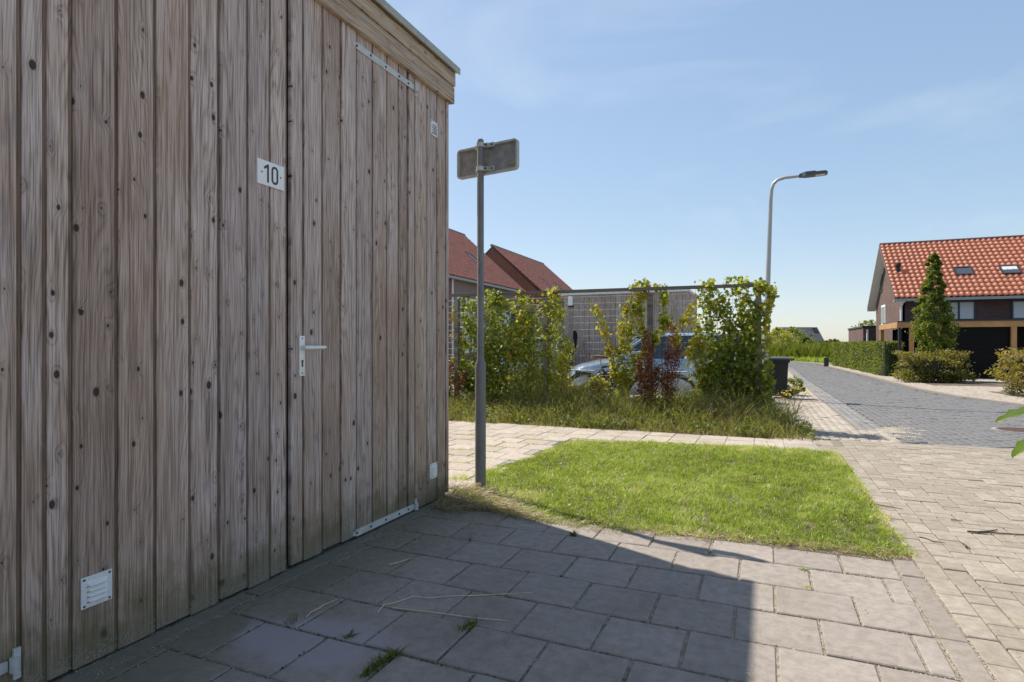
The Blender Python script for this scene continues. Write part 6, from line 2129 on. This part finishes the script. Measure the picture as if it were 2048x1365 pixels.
tree('young_tree', 'young columnar tree with narrow green crown in front of the carport', (tb.x, 26.2, HZ), 4.70,
     [(0.17, 0.25), (0.24, 0.54), (0.36, 0.66), (0.48, 0.62), (0.58, 0.50), (0.64, 0.34), (0.75, 0.38), (0.82, 0.24), (0.91, 0.24), (1.0, 0.08)], 15000, 0.095, M['treeleaf'], 0.065, 0.1, 0.8, None, 72, 0.18)
# willows and reeds at the bend of the road
for px, d_, h_, r_, lab, mt, lo, hi in ((1556, 58, 3.0, 1.9, 'yellowish willow bush beyond the bend of the road', 'farleaf', 0.6, 1.0), (1585, 62, 3.2, 2.1, 'grey-green willow bush beside the yellowish willow', 'farleaf', 0.1, 0.65), (1608, 60, 2.2, 1.5, 'low green willow bush in front of the far house', 'farleaf', 0.0, 0.5),
                                          (1520, 64, 3.0, 2.4, 'green willow bush behind the lamp pole', 'farleaf', 0.1, 0.6)):
    a = at_depth(px, 690, d_)
    tree('willow_bush', lab, (a.x, a.y, HZ), h_, [(0.0, r_ * 0.8), (0.3, r_), (0.7, r_ * 0.75), (1.0, 0.15)], 5200, 0.17, M[mt], 0.06, lo, hi, 'willow bushes at the bend', 60, 0.02, DIAM)
# reed bank: blades along the far verge
n = 16000
x = RNG.uniform(-22, 8, n)
y = 57.2 + RNG.uniform(0, 6, n) - np.clip((x - 0) * 0.45, 0, 3.6) + np.clip(-x * 0.12, 0, 2)
hh = 1.75 * RNG.uniform(0.6, 1.1, n) * np.clip(0.35 + (y - (57.2 - np.clip(x * 0.45, 0, 3.6) + np.clip(-x * 0.12, 0, 2))) / 1.5, 0.3, 1.0)
P = np.column_stack([x, y, np.full(n, HZ - 0.05)])
rd = link('reed_bank', blades_mesh('reed_bank', P, hh, 0.07, 0.35, np.clip(0.25 + 0.15 * fbm(x, y, 0.8, 51) + RNG.normal(0, 0.12, n), 0, 1), 3), None, M['treeleaf'])
tag(rd, 'bank of tall green reeds beyond the bend of the road', 'reeds', kind='stuff')
n = 7000
x = RNG.uniform(-20, 4.6, n)
y = 57.0 + RNG.uniform(-2.2, 0.6, n) - np.clip(x * 0.6, 0, 3.0) + np.clip(-x * 0.10, 0, 2)
kp_ = inside(np.column_stack([x, y]), [(-20, 57.7), (-3, 55.7), (2.7, 52.5), (4.5, 48.1), (9, 49), (9, 60), (-20, 60)])
P = np.column_stack([x, y, np.full(n, HZ - 0.09)])[kp_]
vg = link('verge_grass', blades_mesh('verge_grass', P, RNG.uniform(0.25, 0.6, len(P)), 0.05, 0.5, RNG.uniform(0.3, 0.75, len(P)), 2), None, M['grass'])
tag(vg, 'bright strip of rough grass in front of the reeds', 'grass', kind='stuff')
# low bushes behind the hedge and pale tree above the annex
for px, d_, h_, r_, lab in ((1649, 95, 1.9, 2.2, 'dark bush at the end of the hedge before open fields'), (1666, 110, 2.3, 2.6, 'dark rounded bush further behind the hedge')):
    a = at_depth(px, 690, d_)
    tree('field_bush', lab, (a.x, a.y, HZ), h_, [(0.0, r_ * 0.8), (0.4, r_), (1.0, 0.4)], 2600, 0.3, M['treeleaf'], 0.1, 0.0, 0.4, 'bushes in the fields', 40, 0.03, DIAM)
a = at_depth(1737, 690, 70)
tree('field_tree', 'sparse pale green tree showing above the brick annex', (a.x, a.y, HZ), 4.2, [(0.3, 0.6), (0.6, 1.5), (0.85, 1.3), (1.0, 0.3)], 1800, 0.2, M['farleaf'], 0.08, 0.1, 0.5, None, 40, 0.35, DIAM)
# far wooded edge
n = 9000
x = RNG.uniform(-260, 320, n)
zt = 3.2 + 1.6 * fbm(x, x * 0, 0.05, 61)
P = np.column_stack([x, 330 + RNG.uniform(0, 25, n), HZ + np.clip(zt, 1.0, 6) * RNG.random(n) ** 0.7])
fw_ = leaf_obj('far_woods', P, RNG.uniform(1.2, 2.6, n), RNG.uniform(0, 0.45, n), DIAM, M['treeleaf'], None)
tag(fw_, 'low dark line of far-off trees on the horizon', 'trees', kind='stuff')

# ------------------------------------------------------------------ broad-leaved plant at the right edge
def big_leaf(t, p0, p1, width, droop, name='leaf'):
    p0, p1 = Vector(p0), Vector(p1)
    ax_ = p1 - p0
    L = ax_.length
    side = ax_.cross(Vector((0, 0, 1))).normalized()
    upv = side.cross(ax_).normalized()
    mb = MB()
    N_ = 9
    for i in range(N_):
        s_ = i / (N_ - 1)
        w = width * (sin(pi * min(1, s_ * 0.92 + 0.06)) ** 0.7) * (1 + 0.10 * sin(i * 2.7))
        if i == N_ - 1: w = 0.002
        c = p0 + ax_ * s_ - Vector((0, 0, droop * L * s_ * s_))
        for q in (-1, -0.5, 0, 0.5, 1):
            mb.v.append(tuple(c + side * w * q + upv * (0.32 * w * abs(q) + 0.012 * L * sin(i * 2.3 + q * 3))))
    for i in range(N_ - 1):
        for q in range(4):
            a_ = i * 5 + q
            mb.f.append((a_, a_ + 1, a_ + 6, a_ + 5))
    o_ = Vector(t.location)
    mb.v = [tuple(Vector(v) - o_) for v in mb.v]
    me = mesh_arr(name, np.array(mb.v), np.array(mb.f), np.tile([0.5, 0.9, 0.2, 0.8, 0.4], N_), True)
    return link(name, me, t, M['bigleaf'])
rootp = at_depth(2135, 690, 1.75)
bp = thing('broad_leaf_plant', 'broad-leaved green plant reaching in over the brick drive', 'plant', (rootp.x, rootp.y, 0))
nodes = [Vector((rootp.x, rootp.y, -0.03)), Vector((rootp.x - 0.01, rootp.y, 0.45)), Vector((rootp.x - 0.02, rootp.y, 0.95)), Vector((rootp.x, rootp.y, 1.25))]
part('stem', MB().tube(nodes, [0.012, 0.010, 0.007, 0.004], 8), M['hedgeleaf'] if False else M['stem'], bp, smooth=True, world=True)
big_leaf(bp, at_depth(2110, 808, 1.73), at_depth(1992, 838, 1.62), 0.024, 0.03)
big_leaf(bp, at_depth(2100, 862, 1.74), at_depth(2024, 906, 1.62), 0.022, 0.05)
big_leaf(bp, at_depth(2140, 640, 1.75), at_depth(2075, 700, 1.6), 0.04, 0.1)
big_leaf(bp, at_depth(2140, 700, 1.75), at_depth(2230, 740, 1.8), 0.04, 0.1)
big_leaf(bp, at_depth(2138, 820, 1.75), at_depth(2210, 880, 1.68), 0.04, 0.1)
pet = MB()
for (a_, b_) in (((2132, 790), (2110, 800)), ((2134, 850), (2100, 855))):
    pet.tube([at_depth(a_[0], a_[1], 1.75), at_depth(b_[0], b_[1], 1.735)], 0.003, 5)
part('leaf_stalk', pet, M['stem'], bp, world=True)
